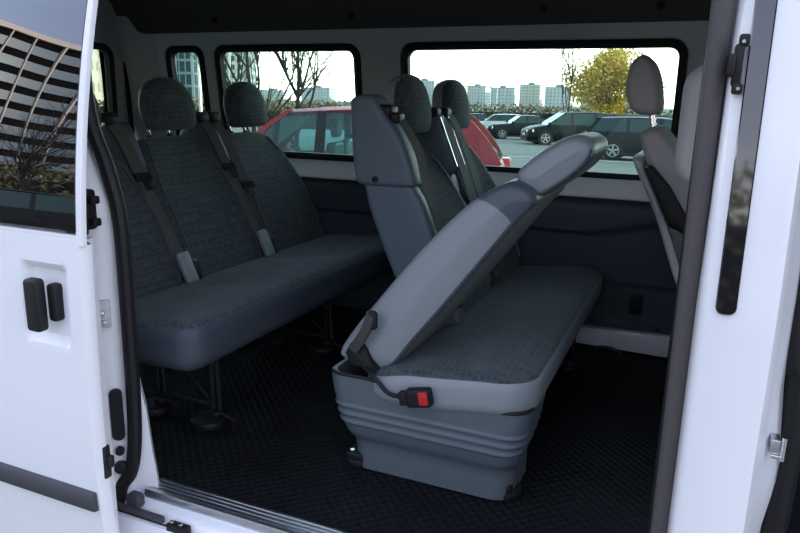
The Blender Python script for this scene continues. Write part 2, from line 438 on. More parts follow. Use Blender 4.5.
# near side body behind the opening (white sheet metal with the rear quarter closed)
bm = B()
def SX(z): return -.085*sstep(1.38, 1.66, z)
loft(bm, [[(x+(SX(z) if x > -2 else 0), y, z) for x, y in [(-3.05, 1.22), (-1.42, 1.22), (-1.395, 1.235), (-1.36, 1.265), (-1.345, 1.285), (-1.352, 1.305), (-1.43, 1.345), (-1.6, 1.36), (-3.05, 1.36)]] for z in [.3, .6, 1.0, 1.38, 1.45, 1.52, 1.59, 1.66, 1.9, 2.3]])
wn = struct('wall_near', bm, M['paint'])
def loc_tube(name, pts, r, m, parent, n=10): bm = B(); tube(bm, pts, r, n); return obj(name, bm, m, parent)
loc_tube('door_seal', smooth_line([(-1.405, 1.287, 2.15), (-1.408, 1.284, 1.7), (-1.352, 1.281, 1.52), (-1.322, 1.279, 1.40), (-1.318, 1.278, 1.2), (-1.322, 1.277, .85), (-1.338, 1.27, .70), (-1.375, 1.262, .635), (-1.375, 1.25, .56)], 6), .019, M['rubber'], wn)
bm = B(); box(bm, -1.43, -1.385, 1.205, 1.24, 1.355, 1.54, .006); box(bm, -1.40, -1.352, 1.205, 1.24, 1.375, 1.475, .008); box(bm, -1.36, -1.335, 1.21, 1.235, 1.44, 1.46, .004); box(bm, -1.36, -1.335, 1.21, 1.235, 1.385, 1.405, .004)
obj('hinge_guide', bm, M['black'], wn)
rot = Matrix.Translation((-1.362, 1.256, 0)) @ Matrix.Rotation(radians(40), 4, 'Z')
bm = B(); box(bm, -.05, .005, -.008, .004, 1.11, 1.185, .003, 2, rot.copy()); sp = obj('striker_plate', bm, M['sticker'], wn, label='scuffed silver striker plate')
bm = B(); box(bm, -.035, -.008, -.022, -.004, 1.145, 1.158, .003, 2, rot.copy()); box(bm, -.03, -.004, -.022, -.004, 1.122, 1.132, .003, 2, rot.copy()); obj('striker_bolt', bm, M['alu'], sp)
bm = B(); prism(bm, rrect(-.016, .016, .785, .935, .015), 'y', -.006, .006, .002, 1, rot.copy()); obj('rubber_buffer', bm, M['rubber'], wn)
for z, r in ((.755, .012), (.705, .018)):
    bm = B(); cyl(bm, (0, z), r, -.014, .004, 'y', 16, .003); bm.transform(rot); obj('rubber_stop', bm, M['rubber'], wn)
bm = B(); loft(bm, [[(-1.345, 1.29, z), (-1.345+d, 1.315, z), (-1.36+d, 1.335, z), (-1.40, 1.335, z)] for z, d in ((.60, .055), (.66, .052), (.74, .040), (.86, .028), (.93, .012), (1.0, .0))]); obj('inner_jamb', bm, M['paint'], wn)
# door sill: ridged aluminium tread, white step edge and black roller rail
bm = B()
pr = [(1.36, FZ-.02), (1.36, FZ+.006)]
yy = 1.36
for k in range(4): pr += [(1.352-k*.014, FZ+.010), (1.346-k*.014, FZ+.010), (1.344-k*.014, FZ+.005), (1.341-k*.014, FZ+.005)]
pr += [(1.296, FZ+.013), (1.288, FZ+.011), (1.284, FZ-.004), (1.284, FZ-.02)]
prism(bm, pr, 'x', -1.315, .0)
sill = struct('trim_3', bm, M['alu'])
bm = B(); prism(bm, [(1.345, .45), (1.345, FZ-.015), (1.284, FZ-.012), (1.262, FZ-.018), (1.25, FZ-.03), (1.246, FZ-.05), (1.236, FZ-.052), (1.232, FZ-.04), (1.222, FZ-.042), (1.21, FZ-.06), (1.19, FZ-.12), (1.185, .25), (1.345, .25)], 'x', -1.40, .04)
rk = struct('wall_sill', bm, M['paint'])
bm = B(); box(bm, -1.38, .0, 1.2365, 1.2455, FZ-.056, FZ-.047); obj('roller_rail', bm, M['black'], rk)
bm = B(); box(bm, -1.185, -1.12, 1.222, 1.246, FZ-.045, FZ-.022, .003); rc = obj('roller_carriage', bm, M['black'], rk)
for x in (-1.175, -1.145): bm = B(); cyl(bm, (x, 1.234), .006, FZ-.024, FZ-.018, 'z', 14, .002); obj('roller', bm, M['chrome'], rc)
bm = B(); prism(bm, rrect(-1.335, -1.29, FZ-.02, FZ+.02, .012), 'y', 1.235, 1.262, .004); box(bm, -1.42, -1.2, 1.225, 1.238, FZ-.03, FZ-.012, .003); obj('roller_arm', bm, M['strip'], rk)
# pillar between the sliding door and the front door
bm = B()
pp = [(.012, 1.36), (.008, 1.315), (.024, 1.300), (.030, 1.262), (.032, 1.238), (.037, 1.228), (.044, 1.222), (.085, 1.215), (.130, 1.217), (.150, 1.226), (.162, 1.25), (.172, 1.30), (.182, 1.315), (.188, 1.345), (.20, 1.40), (.20, 1.46), (.03, 1.46), (.02, 1.40)]
zz = [.30, .62, .9, 1.0, 1.05, 1.1, 1.2, 1.34, 1.37, 1.8, 2.3]
def TH(z): return .12*max(0, z-1.37)
def bulge(z): return .016*math.exp(-((z-1.03)/.09)**2)
loft(bm, [[(x+(bulge(z) if x > .165 else 0), y+TH(z), z) for x, y in pp] for z in zz])
wp = struct('wall_pillar', bm, M['paint'])
loc_tube('door_seal', [(.016, 1.285, .60), (.014, 1.285, 1.2), (.008, 1.292, 2.2)], .0175, M['seal'], wp, 12)
bm = B(); prism(bm, [(-.008, 1.315), (.0, 1.30), (.02, 1.33), (.01, 1.36), (-.006, 1.34)], 'z', .62, 2.15); obj('seal_lip', bm, M['rubber'], wp)
bm = B(); prism(bm, rrect(.056, .088, 1.365, 2.25, .012, 5), 'y', 1.2105, 1.224, .002, 1)
for v in bm.verts: v.co.y += TH(v.co.z)
obj('gloss_strip', bm, M['gloss'], wp, label='gloss black strip on the pillar')
bm = B(); box(bm, .036, .050, 1.245, 1.29, 1.735, 1.80, .004); box(bm, .027, .040, 1.24, 1.28, 1.75, 1.785, .004); box(bm, .038, .054, 1.244, 1.262, 1.722, 1.74, .004); box(bm, .040, .056, 1.244, 1.262, 1.795, 1.815, .004)
lk = obj('door_catch', bm, M['black'], wp)
for z in (1.731, 1.803): bm = B(); cyl(bm, (.047, z), .0028, 1.241, 1.246, 'y', 10); obj('screw', bm, M['alloy'], lk)
bm = B(); box(bm, .176, .192, 1.268, 1.30, 1.108, 1.135, .003); st = obj('striker', bm, M['alu'], wp)
bm = B(); cyl(bm, (.196, 1.268), .004, 1.098, 1.142, 'z', 10); box(bm, .178, .20, 1.264, 1.272, 1.10, 1.107, .002); obj('striker_pin', bm, M['chrome'], st)
loc_tube('door_seal', smooth_line([(.205, 1.385, .55), (.222, 1.40, .95), (.222, 1.40, 1.2), (.198, 1.385, 1.35), (.195, 1.38, 2.2)], 6), .026, M['rubber'], wp)
# cab front: added solid wall, not a windscreen, shuts out sun; floor side
bm = B(); box(bm, 1.30, 1.36, 1.25, 3.19, .2, 2.45); struct('wall_sun_block', bm, M['panel'])
bm = B(); box(bm, .2, 1.3, 1.28, 1.345, .3, FZ); struct('trim_4', bm, M['panel'])

# ------------------------------------------------------------------ sliding door
DX1 = -1.242; DX0 = -2.5
dr = root('sliding_door', (-1.85, 1.12, .30), 'white sliding side door with dark tinted glass, slid open at the left', 'door')
def DL(z): d = max(0, z-1.37); return .06*d+.20*d*d
def door_y(x, z):
    y = 1.085-.012*sin(pi*min(1, max(0, (z-.3)/1.1)))
    if z > 1.37: y += DL(z)
    rx = sstep(-1.445, -1.425, x)*(1-sstep(-1.312, -1.292, x)); rz = sstep(1.115, 1.14, z)*(1-sstep(1.295, 1.32, z))
    y += .022*rx*rz
    y += .02*sstep(DX1-.012, DX1, x)**2+.07*sstep(.95, .35, z) if False else .02*sstep(DX1-.012, DX1, x)**2+.015*(1-sstep(.35, .95, z))
    return y
xs = [DX0+i*(1.0/40) for i in range(37)]; xs = [x for x in xs if x < -1.6]+[-1.6+.006*i for i in range(60)]+[DX1]
xs = sorted(set(round(x, 4) for x in xs if x <= DX1))
zs = [.30+.04*i for i in range(20)]+[1.09+.01*i for i in range(29)]
bm = B(); G = [[bm.verts.new((x, door_y(x, z), z)) for z in zs] for x in xs]
Bk = [[bm.verts.new((x, door_y(DX0, z)+.085, z)) for z in (zs[0], zs[-1])] for x in (xs[0], xs[-1])]
for i in range(len(xs)-1):
    for j in range(len(zs)-1): bm.faces.new((G[i][j], G[i+1][j], G[i+1][j+1], G[i][j+1]))
edge = [v for v in G[-1]]; b2 = [bm.verts.new((DX1+.0, v.co.y+.010, v.co.z)) for v in edge]; b2b = [bm.verts.new((DX1-.05, v.co.y+.035, v.co.z)) for v in edge]; b2c = [bm.verts.new((DX1-.06, 1.175, v.co.z)) for v in edge]
b3 = [bm.verts.new((DX0, 1.175, v.co.z)) for v in edge]
for j in range(len(edge)-1):
    bm.faces.new((edge[j], b2[j], b2[j+1], edge[j+1])); bm.faces.new((b2[j], b2b[j], b2b[j+1], b2[j+1])); bm.faces.new((b2b[j], b2c[j], b2c[j+1], b2b[j+1])); bm.faces.new((b2c[j], b3[j], b3[j+1], b2c[j+1])); bm.faces.new((b3[j], G[0][j], G[0][j+1], b3[j+1]))
bmesh.ops.delete(bm, geom=[v for r in Bk for v in r], context='VERTS')
dp = obj('door_panel', bm, M['paint'], dr)
# window frame of the door: narrow white rim, then glass
def dmap(p, t): return (p[0], 1.085+DL(p[1])+t, p[1])
zr = [1.37+.78*k/26 for k in range(27)]
bm = B(); loft(bm, [[dmap((DX1-.016, z), 0), dmap((DX1+.0, z), 0), dmap((DX1+.002, z), .004), dmap((DX1+.002, z), .014), dmap((DX1-.016, z), .014)] for z in zr])
loft(bm, [[dmap((x, 1.368), 0), dmap((x, 1.392), 0), dmap((x, 1.392), .014), dmap((x, 1.368), .014)] for x in (DX0, DX1-.002)])
loft(bm, [[dmap((DX0, z), 0), dmap((DX0+.06, z), 0), dmap((DX0+.06, z), .014), dmap((DX0, z), .014)] for z in zr])
obj('window_frame', bm, M['paint'], dr)
bm = B(); loft(bm, [[dmap((DX0+.055, z), .004), dmap((DX1-.012, z), .004), dmap((DX1-.012, z), .010), dmap((DX0+.055, z), .010)] for z in zr[1:-1]])
obj('window_glass', bm, M['dglass'], dr, label='dark tinted glass reflecting an office block')
bm = B(); tube(bm, [dmap((DX0, 1.386), .004), dmap((DX1-.012, 1.386), .004)], .004, 6); tube(bm, [dmap((DX1-.015, z), .003) for z in zr[1:]], .0035, 6); obj('glass_seal', bm, M['rubber'], dr)
bm = B(); loft(bm, [[(DX1-.004, dmap((0, z), .014)[1], z), (DX1-.012, dmap((0, z), .022)[1], z), (DX1-.06, dmap((0, z), .035)[1], z), (DX1-.06, dmap((0, z), .015)[1], z)] for z in zr]); obj('frame_backing', bm, M['rubber'], dr)
# handle
bm = B(); prism(bm, rrect(-1.398, -1.355, 1.158, 1.285, .01, 5), 'y', 1.045, 1.075, .008, 3); h = obj('handle', bm, M['black'], dr)
bm = B(); prism(bm, rrect(-1.362, -1.334, 1.178, 1.27, .01, 5), 'y', 1.078, 1.105, .006, 2); obj('handle_hinge', bm, M['black'], h)
# moulding: its end is by the door edge
bm = B(); prism(bm, [(1.085, .70), (1.085, .755), (1.066, .75), (1.062, .742), (1.062, .712), (1.066, .704)], 'x', DX0, -1.258, .003, 2); obj('rub_strip', bm, M['strip'], dr)
bm = B(); box(bm, DX1-.03, DX1+.004, 1.092, 1.112, .785, .87, .003); box(bm, DX1+.0, DX1+.016, 1.098, 1.112, .815, .845, .003); obj('latch', bm, M['steel'], dr)

# ------------------------------------------------------------------ seats
def lean_map(x0, z0, y0, ang):
    s, c = sin(ang), cos(ang)
    def m(u, w, v):   # u across (y), w forward, v up the back
        return (x0-v*s+w*c, y0+u, z0+v*c+w*s)
    return m

def backrest_bm(m, H, widths, th, n=40, concave=.02):
    bm = B(); rings = []
    V = len(widths)
    for v, hw, t, fo in widths:
        ring = []
        for k in range(n):
            c, s = sup(2*pi*k/n, 4.5); u = c*hw; w = s*t/2
            if w > 0: w -= concave*(1-min(1, abs(u)/(hw*.9))**2)*min(1, 3*v/H)*(1 if v < H*.85 else max(0, (H-v)/(H*.15)))
            ring.append(m(u, w+fo, v))
        rings.append(ring)
    return loft(bm, rings)

def headrest_bm(m, h, hw, t, n=32):
    bm = B(); rings = []
    pr = [(0, .80, .62), (.008, .90, .8), (.03, .97, .94), (.07, 1, 1), (.10, .985, 1), (.13, .93, .98), (.155, .83, .94), (.175, .70, .86), (.190, .52, .72), (.200, .32, .5), (.205, .12, .22)]
    for v, a, b in pr:
        rings.append([m(sup(2*pi*k/n, 2.4)[0]*hw*a, sup(2*pi*k/n, 2.4)[1]*t/2*b, v*h/.205) for k in range(n)])
    return loft(bm, rings)

def seat_mat(m):
    fwd = Vector(m(0, 1, 0))-Vector(m(0, 0, 0))
    return lambda f: 0 if f.normal.dot(fwd) > .55 else 1

def upright_seat(rt, x0, z0, yc, ang, hw, side=M['vinyl_dark'], head=True):
    m = lean_map(x0, z0, yc, ang); H = .60
    W = [(-.04, hw*.90, .07, 0), (-.02, hw*.97, .13, 0), (.02, hw, .155, 0), (.15, hw, .16, .01), (.28, hw*.99, .155, .01), (.38, hw*.95, .145, .0), (.46, hw*.86, .135, -.005), (.52, hw*.76, .12, -.01), (.56, hw*.68, .10, -.012), (.585, hw*.60, .075, -.014), (.60, hw*.5, .035, -.016)]
    b = obj('backrest', backrest_bm(m, H, W, .15), [M['fabric'], side], rt, fn=seat_mat(m))
    # seam piping on the bolsters
    for s in (-1, 1):
        bm = B(); tube(bm, [m(s*w[1]*.80, w[2]/2+w[3]-.004, w[0]) for w in W[2:9]], .0035, 6); obj('seam', bm, side, b)
    if head:
        for s in (-1, 1):
            bm = B(); tube(bm, [m(s*.055, -.015, .57), m(s*.055, -.012, .65)], .007, 8); obj('headrest_post', bm, M['chrome'], rt)
            bm = B(); tube(bm, [m(s*.055, -.015, .585), m(s*.055, -.0145, .61)], .013, 10); obj('post_collar', bm, M['black'], rt)
        m2 = lean_map(*[m(0, .04 if side is M['vinyl_dark'] else .03,   .612 if side is M['vinyl_dark'] else .645)[i] for i in (0, 2)], yc+.02, ang*.4)
        f2 = lambda f: 0 if f.normal.x > (.25 if side is M['vinyl'] else -.3) else 1
        obj('headrest', headrest_bm(m2, .205 if side is M['vinyl_dark'] else .21, .142 if side is M['vinyl_dark'] else .16, .105 if side is M['vinyl_dark'] else .115), [M['fabric'], side], rt, fn=f2)
    return m

def seat_belt(rt, m, u, top, bot, tongue=.33, w=.047, off=.10, guide=True, col=None):
    pts = [m(u[0]+(u[1]-u[0])*t, off-.02*(1-t) if t > .1 else off-.03, top+(bot-top)*t) for t in [i/14 for i in range(15)]]
    wd = Vector((0.25, 1, 0))
    bm = B(); ribbon(bm, pts, wd, w, .003); b = obj('seat_belt', bm, M['belt'], rt)
    if guide:
        bm = B(); p = Vector(pts[0]); box(bm, p.x-.05, p.x+.012, p.y-.034, p.y+.034, p.z-.022, p.z+.014, .012, 3); box(bm, p.x-.005, p.x+.018, p.y-.03, p.y+.03, p.z-.03, p.z+.004, .008, 3); obj('belt_guide', bm, M['black'], rt)
    if tongue is not None:
        k = int(tongue*14); p = Vector(pts[k]); q = Vector(pts[k+1]); d = (q-p).normalized()
        bm = B(); ribbon(bm, [p+Vector((.006, 0, .004)), p+d*.03+Vector((.006, 0, .004))], wd, w+.016, .010); t = obj('tongue', bm, M['black'], b)
        bm = B(); ribbon(bm, [p+d*.03+Vector((.008, 0, .004)), p+d*.065+Vector((.010, 0, .002))], wd, .026, .003); obj('tongue_blade', bm, M['chrome'], t)
    return b

def buckle(rt, p, dirv, size=1.0, btn=True):
    d = Vector(dirv).normalized(); y = Vector((0, 1, 0)); a = d.cross(y).normalized(); y = a.cross(d)
    mt = Matrix((a, y, d)).transposed().to_4x4(); mt.translation = p
    bm = B(); box(bm, -.013*size, .013*size, -.024*size, .024*size, -.045*size, .04*size, .008, 3, mt); k = obj('belt_buckle', bm, M['black'], rt)
    if btn: bm = B(); box(bm, -.0095*size, .0155*size, -.018*size, .018*size, .014*size, .043*size, .004, 2, mt); obj('release_button', bm, M['red'], k)
    return k

def column_cover(rt, m, u0, u1, v0, v1, w0, w1, mtl=M['cover'], bev=.02, name='belt_cover'):
    bm = B(); t = B(); box(t, u0, u1, w0, w1, v0, v1, bev, 3)
    for v in t.verts: v.co = Vector(m(v.co.x, v.co.y, v.co.z))
    add_bm(bm, t); return obj(name, bm, mtl, rt)

# ---- rear bench
LE = radians(25)
rb = root('bench_seat', (-1.5, 2.2, FZ), 'three seat patterned bench at the rear of the cabin, under the rear windows', 'bench seat')
bm = B(); out = rrect(-1.74, -1.235, 1.415, 3.0, .07, 8)
pillow(bm, out, 'z', .918, 1.06, .045, N=160)
for v in bm.verts:
    t = (v.co.x+1.74)/.5; v.co.z += .02*sstep(.35, .85, t)*(1 if v.co.z > 1 else .4)-.03*(1-sstep(0, .4, t))
    if v.co.z > 1: v.co.z -= .012*max(0, cos((v.co.y-1.67)/.5*2*pi)*-1)*sstep(.1, .5, t)*(1-sstep(.6, 1, t))
cu = obj('cushion', bm, [M['fabric'], M['vinyl_dark']], rb, fn=lambda f: 0 if f.normal.z > .62 else 1)
bm = B(); box(bm, -1.70, -1.34, 1.50, 2.94, .895, .93, .01); obj('seat_pan', bm, M['black'], rb)
mm = []
for yc in (1.67, 2.17, 2.685): mm.append(upright_seat(rb, -1.725, 1.0, yc, LE, .255 if yc < 2.6 else .268))
for m, s in ((mm[0], 1), (mm[1], 1)):
    u = .25
    column_cover(rb, m, u-.048, u+.07, .10, .655, -.10, .045, M['vinyl_dark'], .025)
    seat_belt(rb, m, (u-.035, u-.01), .665, .02, .40, off=.085)
    if m is mm[1]: seat_belt(rb, m, (u+.045, u+.05), .665, .02, .50, off=.085)
    mx = Vector(m(u+.03, .09, .045)); buckle(rb, mx, (-.35, .1, 1), .9, s == 1 and m is mm[0])
    bm = B(); box(bm, -.014, .014, -.028, .028, -.05, .07, .01, 3, Matrix.Translation(Vector(m(u-.01, .095, .05))) @ Matrix.Rotation(-LE, 4, 'Y')); obj('buckle_sleeve', bm, M['vinyl'], rb)
for (x, y) in ((-1.42, 1.72), (-1.42, 2.5), (-1.66, 1.72), (-1.66, 2.5)):
    bm = B(); tube(bm, [(x, y, FZ+.012), (x, y, .92)], .010); l = obj('leg', bm, M['steel'], rb)
    bm = B(); tube(bm, [(x+.1, y, FZ+.02), (x+.03, y, FZ+.04), (x, y+.02, .92)], .008); obj('leg_brace', bm, M['steel'], l)
    bm = B(); cyl(bm, (x+.0, y-.03), .06, FZ+.001, FZ+.03, 'z', 24, .008); cyl(bm, (x+.02, y-.01), .02, FZ+.03, FZ+.05, 'z', 16, .004); obj('floor_mount', bm, M['black'], l)
for y in (1.72, 2.5):
    bm = B(); tube(bm, [(-1.66, y, FZ+.06), (-1.42, y, FZ+.06)], .010); tube(bm, [(-1.66, y, .9), (-1.42, y, FZ+.07)], .007); obj('side_frame', bm, M['steel'], rb)
bm = B(); tube(bm, [(-1.42, 1.72, .80), (-1.42, 2.5, .80)], .010); tube(bm, [(-1.66, 1.72, .75), (-1.66, 2.5, .75)], .012); obj('cross_bar', bm, M['steel'], rb)

# ---- bench in front with its nearest backrest folded forward
fb = root('bench_seat', (-.6, 2.3, FZ), 'bench in the middle with its nearest backrest folded forward, on a grey plastic base', 'bench seat')
bm = B(); out = rrect(-.82, -.312, 1.605, 3.03, .105, 9)
pillow(bm, out, 'z', .866, .985, .042, N=160)
for v in bm.verts:
    t = (v.co.x+.82)/.5
    v.co.z += (.028*sstep(.2, .95, t)-.03*(1-sstep(0, .35, t))) if v.co.z > .925 else .028*sstep(.3, .95, t)
    if v.co.z > .98: v.co.z -= .008*(1-cos((v.co.y-1.60)/.48*2*pi))*.5*0
    if v.co.z > .94 and .1 < t < .9: v.co.z += .006*sin((v.co.y-1.6)/.475*pi)**2
cu = obj('cushion', bm, [M['fabric'], M['vinyl']], fb, fn=lambda f: 0 if f.normal.z > .62 else 1)
bm = B(); box(bm, -.80, -.36, 1.68, 2.98, .83, .872, .01); obj('seat_pan', bm, M['black'], fb)
# base cover wrapping the near end
def arc(cx, cy, r, a0, a1, n=8): return [(cx+r*cos(radians(a0+(a1-a0)*k/n)), cy+r*sin(radians(a0+(a1-a0)*k/n))) for k in range(n+1)]
def base_ring(zr):
    xr = -.862 - .06*sstep(.66, .93, zr); xf = -.360+.036*sstep(.68, .92, zr); yn = 1.648-.028*sstep(.69, .80, zr)
    lip = -.010*sstep(.70, .735, zr)*(1-sstep(.735, .76, zr))*0
    for zc in (.787, .812, .837): lip += .004*max(0, 1-abs(zr-zc)/.009)
    lip -= .008*(1-sstep(.715, .75, zr))
    xr -= lip; xf += lip; yn -= lip
    P = [(xr, 1.85)]+[(xr, 1.85-(1.85-yn-.05)*k/3) for k in (1, 2)]+arc(xr+.05, yn+.05, .05, 180, 270, 6)
    P += [(xr+.05+(xf-xr-.11)*k/12, yn) for k in range(1, 12)]+arc(xf-.06, yn+.06, .06, 270, 360, 6)+[(xf, yn+.09), (xf, 1.85)]
    return P
def top_z(x, y):
    z = .885+.045*(1-sstep(-.77, -.64, x))+.025*sstep(-.62, -.35, x)
    return z
nl = 100; bm = B(); R = []
for i in range(nl+1):
    t = i/nl; row = []
    ring0 = base_ring(.63)
    for k in range(len(ring0)):
        # find height for this column
        x = base_ring(.9)[k][0]; zt = top_z(x, 0); z = .628+(.86-.628)*t/.85 if t < .85 else .86+(zt-.86)*(t-.85)/.15
        q = base_ring(z)[k]; row.append(bm.verts.new((q[0], q[1], z)))
    R.append(row)
for a, b in zip(R, R[1:]):
    for k in range(len(a)-1): bm.faces.new((a[k], a[k+1], b[k+1], b[k]))
rim = [v.co.copy() for v in R[-1]]
# inner skin
inn = [[bm.verts.new((v.co.x+(.012 if v.co.x < -.6 else -.012)*(1 if v.co.y > 1.66 or True else 0), v.co.y+.012, v.co.z)) for v in row] for row in (R[0], R[-1])]
for k in range(len(rim)-1):
    bm.faces.new((R[-1][k], R[-1][k+1], inn[1][k+1], inn[1][k])); bm.faces.new((inn[0][k], inn[0][k+1], inn[1][k+1], inn[1][k])); bm.faces.new((R[0][k], R[0][k+1], inn[0][k+1], inn[0][k]))
bc = obj('base_cover', bm, M['plastic'], fb, label='blue-grey plastic base cover with two grooves')
bm = B(); tube(bm, [p+Vector((0, 0, .004)) for p in rim[6:-2]], .005, 6); obj('edge_trim', bm, M['black'], bc)
for (x, y) in ((-.845, 1.70), (-.40, 1.72), (-.845, 2.75), (-.40, 2.75)):
    bm = B(); tube(bm, [(x, y+.06, FZ+.012), (x, y+.06, .84)], .015); l = obj('leg', bm, M['steel'], fb)
    bm = B(); cyl(bm, (x, y), .05, FZ+.001, FZ+.028, 'z', 24, .008); box(bm, x-.03, x+.03, y-.045, y+.07, FZ+.02, FZ+.05, .008); obj('floor_mount', bm, M['black'], l)
    bm = B(); cyl(bm, (x-.012, y-.035), .007, FZ+.045, FZ+.055, 'z', 6); obj('bolt', bm, M['chrome'], l)
bm = B(); tube(bm, [(-.845, 2.81, .70), (-.40, 2.81, .70)], .012); tube(bm, [(-.40, 1.78, .74), (-.40, 2.81, .74)], .012); tube(bm, [(-.845, 1.78, .74), (-.845, 2.81, .74)], .012); obj('cross_bar', bm, M['steel'], fb)
# upright backrests of the two far seats
LM = radians(22.5)
ms = [upright_seat(fb, -.755, .98, yc, LM, .245, M['vinyl']) for yc in (2.33, 2.81)]
# big retractor cover on the near shoulder
m = ms[0]
bm = B(); prof = smooth_loop([(-1.075, 1.69), (-1.06, 1.712), (-1.02, 1.722), (-.985, 1.712), (-.968, 1.685), (-.945, 1.655), (-.90, 1.60), (-.868, 1.54), (-.845, 1.47), (-.838, 1.435), (-.86, 1.424), (-.95, 1.422), (-1.035, 1.424), (-1.055, 1.445), (-1.068, 1.55)], 4)
pillow(bm, prof, 'y', 2.05, 2.16, .022)
rc = obj('belt_cover', bm, M['cover'], fb, label='blue-grey belt retractor cover on the shoulder')
bm = B(); cyl(bm, (-.975, 1.447), .011, 2.044, 2.056, 'y', 16, .002); obj('cover_screw', bm, M['black'], rc)
bm = B(); prof = [(-1.03, 1.43), (-.85, 1.43), (-.735, 1.16), (-.665, 1.0), (-.68, .93), (-.83, .93), (-.86, 1.0)]
pillow(bm, smooth_loop(prof, 4), 'y', 2.065, 2.13, .02); obj('side_bolster', bm, M['cover'], fb)
def belt_path(pts, wd=(.25, 1, 0), w=.047): bm = B(); ribbon(bm, smooth_line(pts, 5), wd, w, .003); return obj('seat_belt', bm, M['belt'], fb)
belt_path([(-.955, 2.10, 1.672), (-.912, 2.105, 1.645), (-.845, 2.11, 1.54), (-.818, 2.115, 1.44), (-.755, 2.125, 1.27), (-.68, 2.13, 1.06)])
bm = B(); box(bm, -.99, -.93, 2.065, 2.135, 1.645, 1.69, .014, 3); box(bm, -.945, -.905, 2.075, 2.13, 1.63, 1.665, .01, 3); obj('belt_guide', bm, M['black'], fb)
buckle(fb, Vector((-.69, 2.10, 1.06)), (-.3, .2, 1), .8, False)
bm = B(); ribbon(bm, [(-.70, 2.13, 1.10), (-.68, 2.12, 1.04)], (.2, 1, 0), .03, .004); obj('tongue', bm, M['chrome'], fb)
# cover and belts between the two far seats
column_cover(fb, m, .205, .275, .46, .70, -.06, .09, M['cover'], .02)
column_cover(fb, m, .20, .29, .05, .47, -.08, .05, M['vinyl_dark'], .02, 'belt_column')
for dy, dx in ((0, 0), (.075, .015)):
    belt_path([(-.985+dx, 2.565+dy, 1.66), (-.935+dx, 2.57+dy, 1.64), (-.865+dx, 2.575+dy, 1.50), (-.80+dx, 2.575+dy, 1.33), (-.69+dx, 2.56+dy, 1.05)])
    bm = B(); box(bm, -1.01+dx, -.945+dx, 2.535+dy, 2.60+dy, 1.635, 1.68, .014, 3); obj('belt_guide', bm, M['black'], fb)
for du in (.20, .292):
    bm = B(); t = B(); box(t, du-.003, du+.003, .088, .096, .48, .68)
    for v in t.verts: v.co = Vector(m(v.co.x, v.co.y, v.co.z))
    add_bm(bm, t); obj('cover_edge', bm, M['chrome'], fb)
# folded backrest: side profile traced at its own distance, real width
prof = [(-.90, .985), (-.855, 1.06), (-.79, 1.145), (-.70, 1.26), (-.61, 1.365), (-.53, 1.445), (-.465, 1.492), (-.415, 1.512), (-.365, 1.495), (-.35, 1.462), (-.385, 1.42), (-.44, 1.345), (-.51, 1.25), (-.59, 1.142), (-.665, 1.045), (-.715, .975), (-.755, .953), (-.815, .947), (-.875, .958)]
ps = smooth_loop(prof, 3)
bm = B(); pillow(bm, ps, 'y', 1.648, 2.075, .04, 6, .022, crown=.016, N=144, spine=((-.79, 1.01), (-.44, 1.435)))
fd = Vector((.74, 0, -.67))
def two_tone(name, c1, c2):
    m = mat(name, c1, .45, spec=.4, bump=.12, bscale=9); nt = m.node_tree; p = nt.nodes['Principled BSDF']
    tc = nt.nodes.new('ShaderNodeTexCoord')
    def dot(v, add):
        d = nt.nodes.new('ShaderNodeVectorMath'); d.operation = 'DOT_PRODUCT'; d.inputs[1].default_value = v; nt.links.new(tc.outputs['Object'], d.inputs[0])
        a = nt.nodes.new('ShaderNodeMath'); a.inputs[1].default_value = add; nt.links.new(d.outputs['Value'], a.inputs[0]); return a
    t = dot((.65, 0, .76), -.1306); q = dot((.76, 0, -.65), .401)
    sq = nt.nodes.new('ShaderNodeMath'); sq.operation = 'MULTIPLY'; nt.links.new(q.outputs[0], sq.inputs[0]); nt.links.new(q.outputs[0], sq.inputs[1])
    ma = nt.nodes.new('ShaderNodeMath'); ma.operation = 'MULTIPLY_ADD'; ma.inputs[1].default_value = 5; nt.links.new(sq.outputs[0], ma.inputs[0]); nt.links.new(t.outputs[0], ma.inputs[2])
    st = nt.nodes.new('ShaderNodeMapRange'); st.inputs['From Min'].default_value = .598; st.inputs['From Max'].default_value = .602; nt.links.new(ma.outputs[0], st.inputs['Value'])
    mx = nt.nodes.new('ShaderNodeMixRGB'); mx.inputs[1].default_value = (*c1, 1); mx.inputs[2].default_value = (*c2, 1)
    nt.links.new(st.outputs[0], mx.inputs[0]); nt.links.new(mx.outputs[0], p.inputs['Base Color']); return m
M['vinyl_panel'] = two_tone('two_tone_vinyl', (.25, .275, .288), (.085, .098, .115))
def fold_mat(f): return 0 if f.normal.dot(fd) > .8 else 1
fbk = obj('folded_backrest', bm, [M['fabric'], M['vinyl_panel']], fb, fn=fold_mat, label='grey vinyl backrest tipped forward over the cushion')
def edge_line(outline, d, inset, y, thr=.5):
    o = resample(list(outline), 72); N = 72
    if sum(o[k][0]*o[(k+1) % N][1]-o[(k+1) % N][0]*o[k][1] for k in range(N)) < 0: o = o[::-1]
    P = []
    for k in range(N):
        a, b = o[k-2], o[(k+2) % N]; l = math.hypot(b[0]-a[0], b[1]-a[1]); n = ((b[1]-a[1])/l, -(b[0]-a[0])/l)
        P.append((n[0]*d[0]+n[1]*d[1] > thr, (o[k][0]-n[0]*inset, y, o[k][1]-n[1]*inset)))
    st = next(k for k in range(N) if P[k][0] and not P[k-1][0]); L = []
    while P[st % N][0] and len(L) < N: L.append(P[st % N][1]); st += 1
    return L
bm = B(); tube(bm, edge_line(ps, (.74, -.67), .010, 1.653), .004, 6); obj('piping', bm, M['vinyl_dark'], fbk)
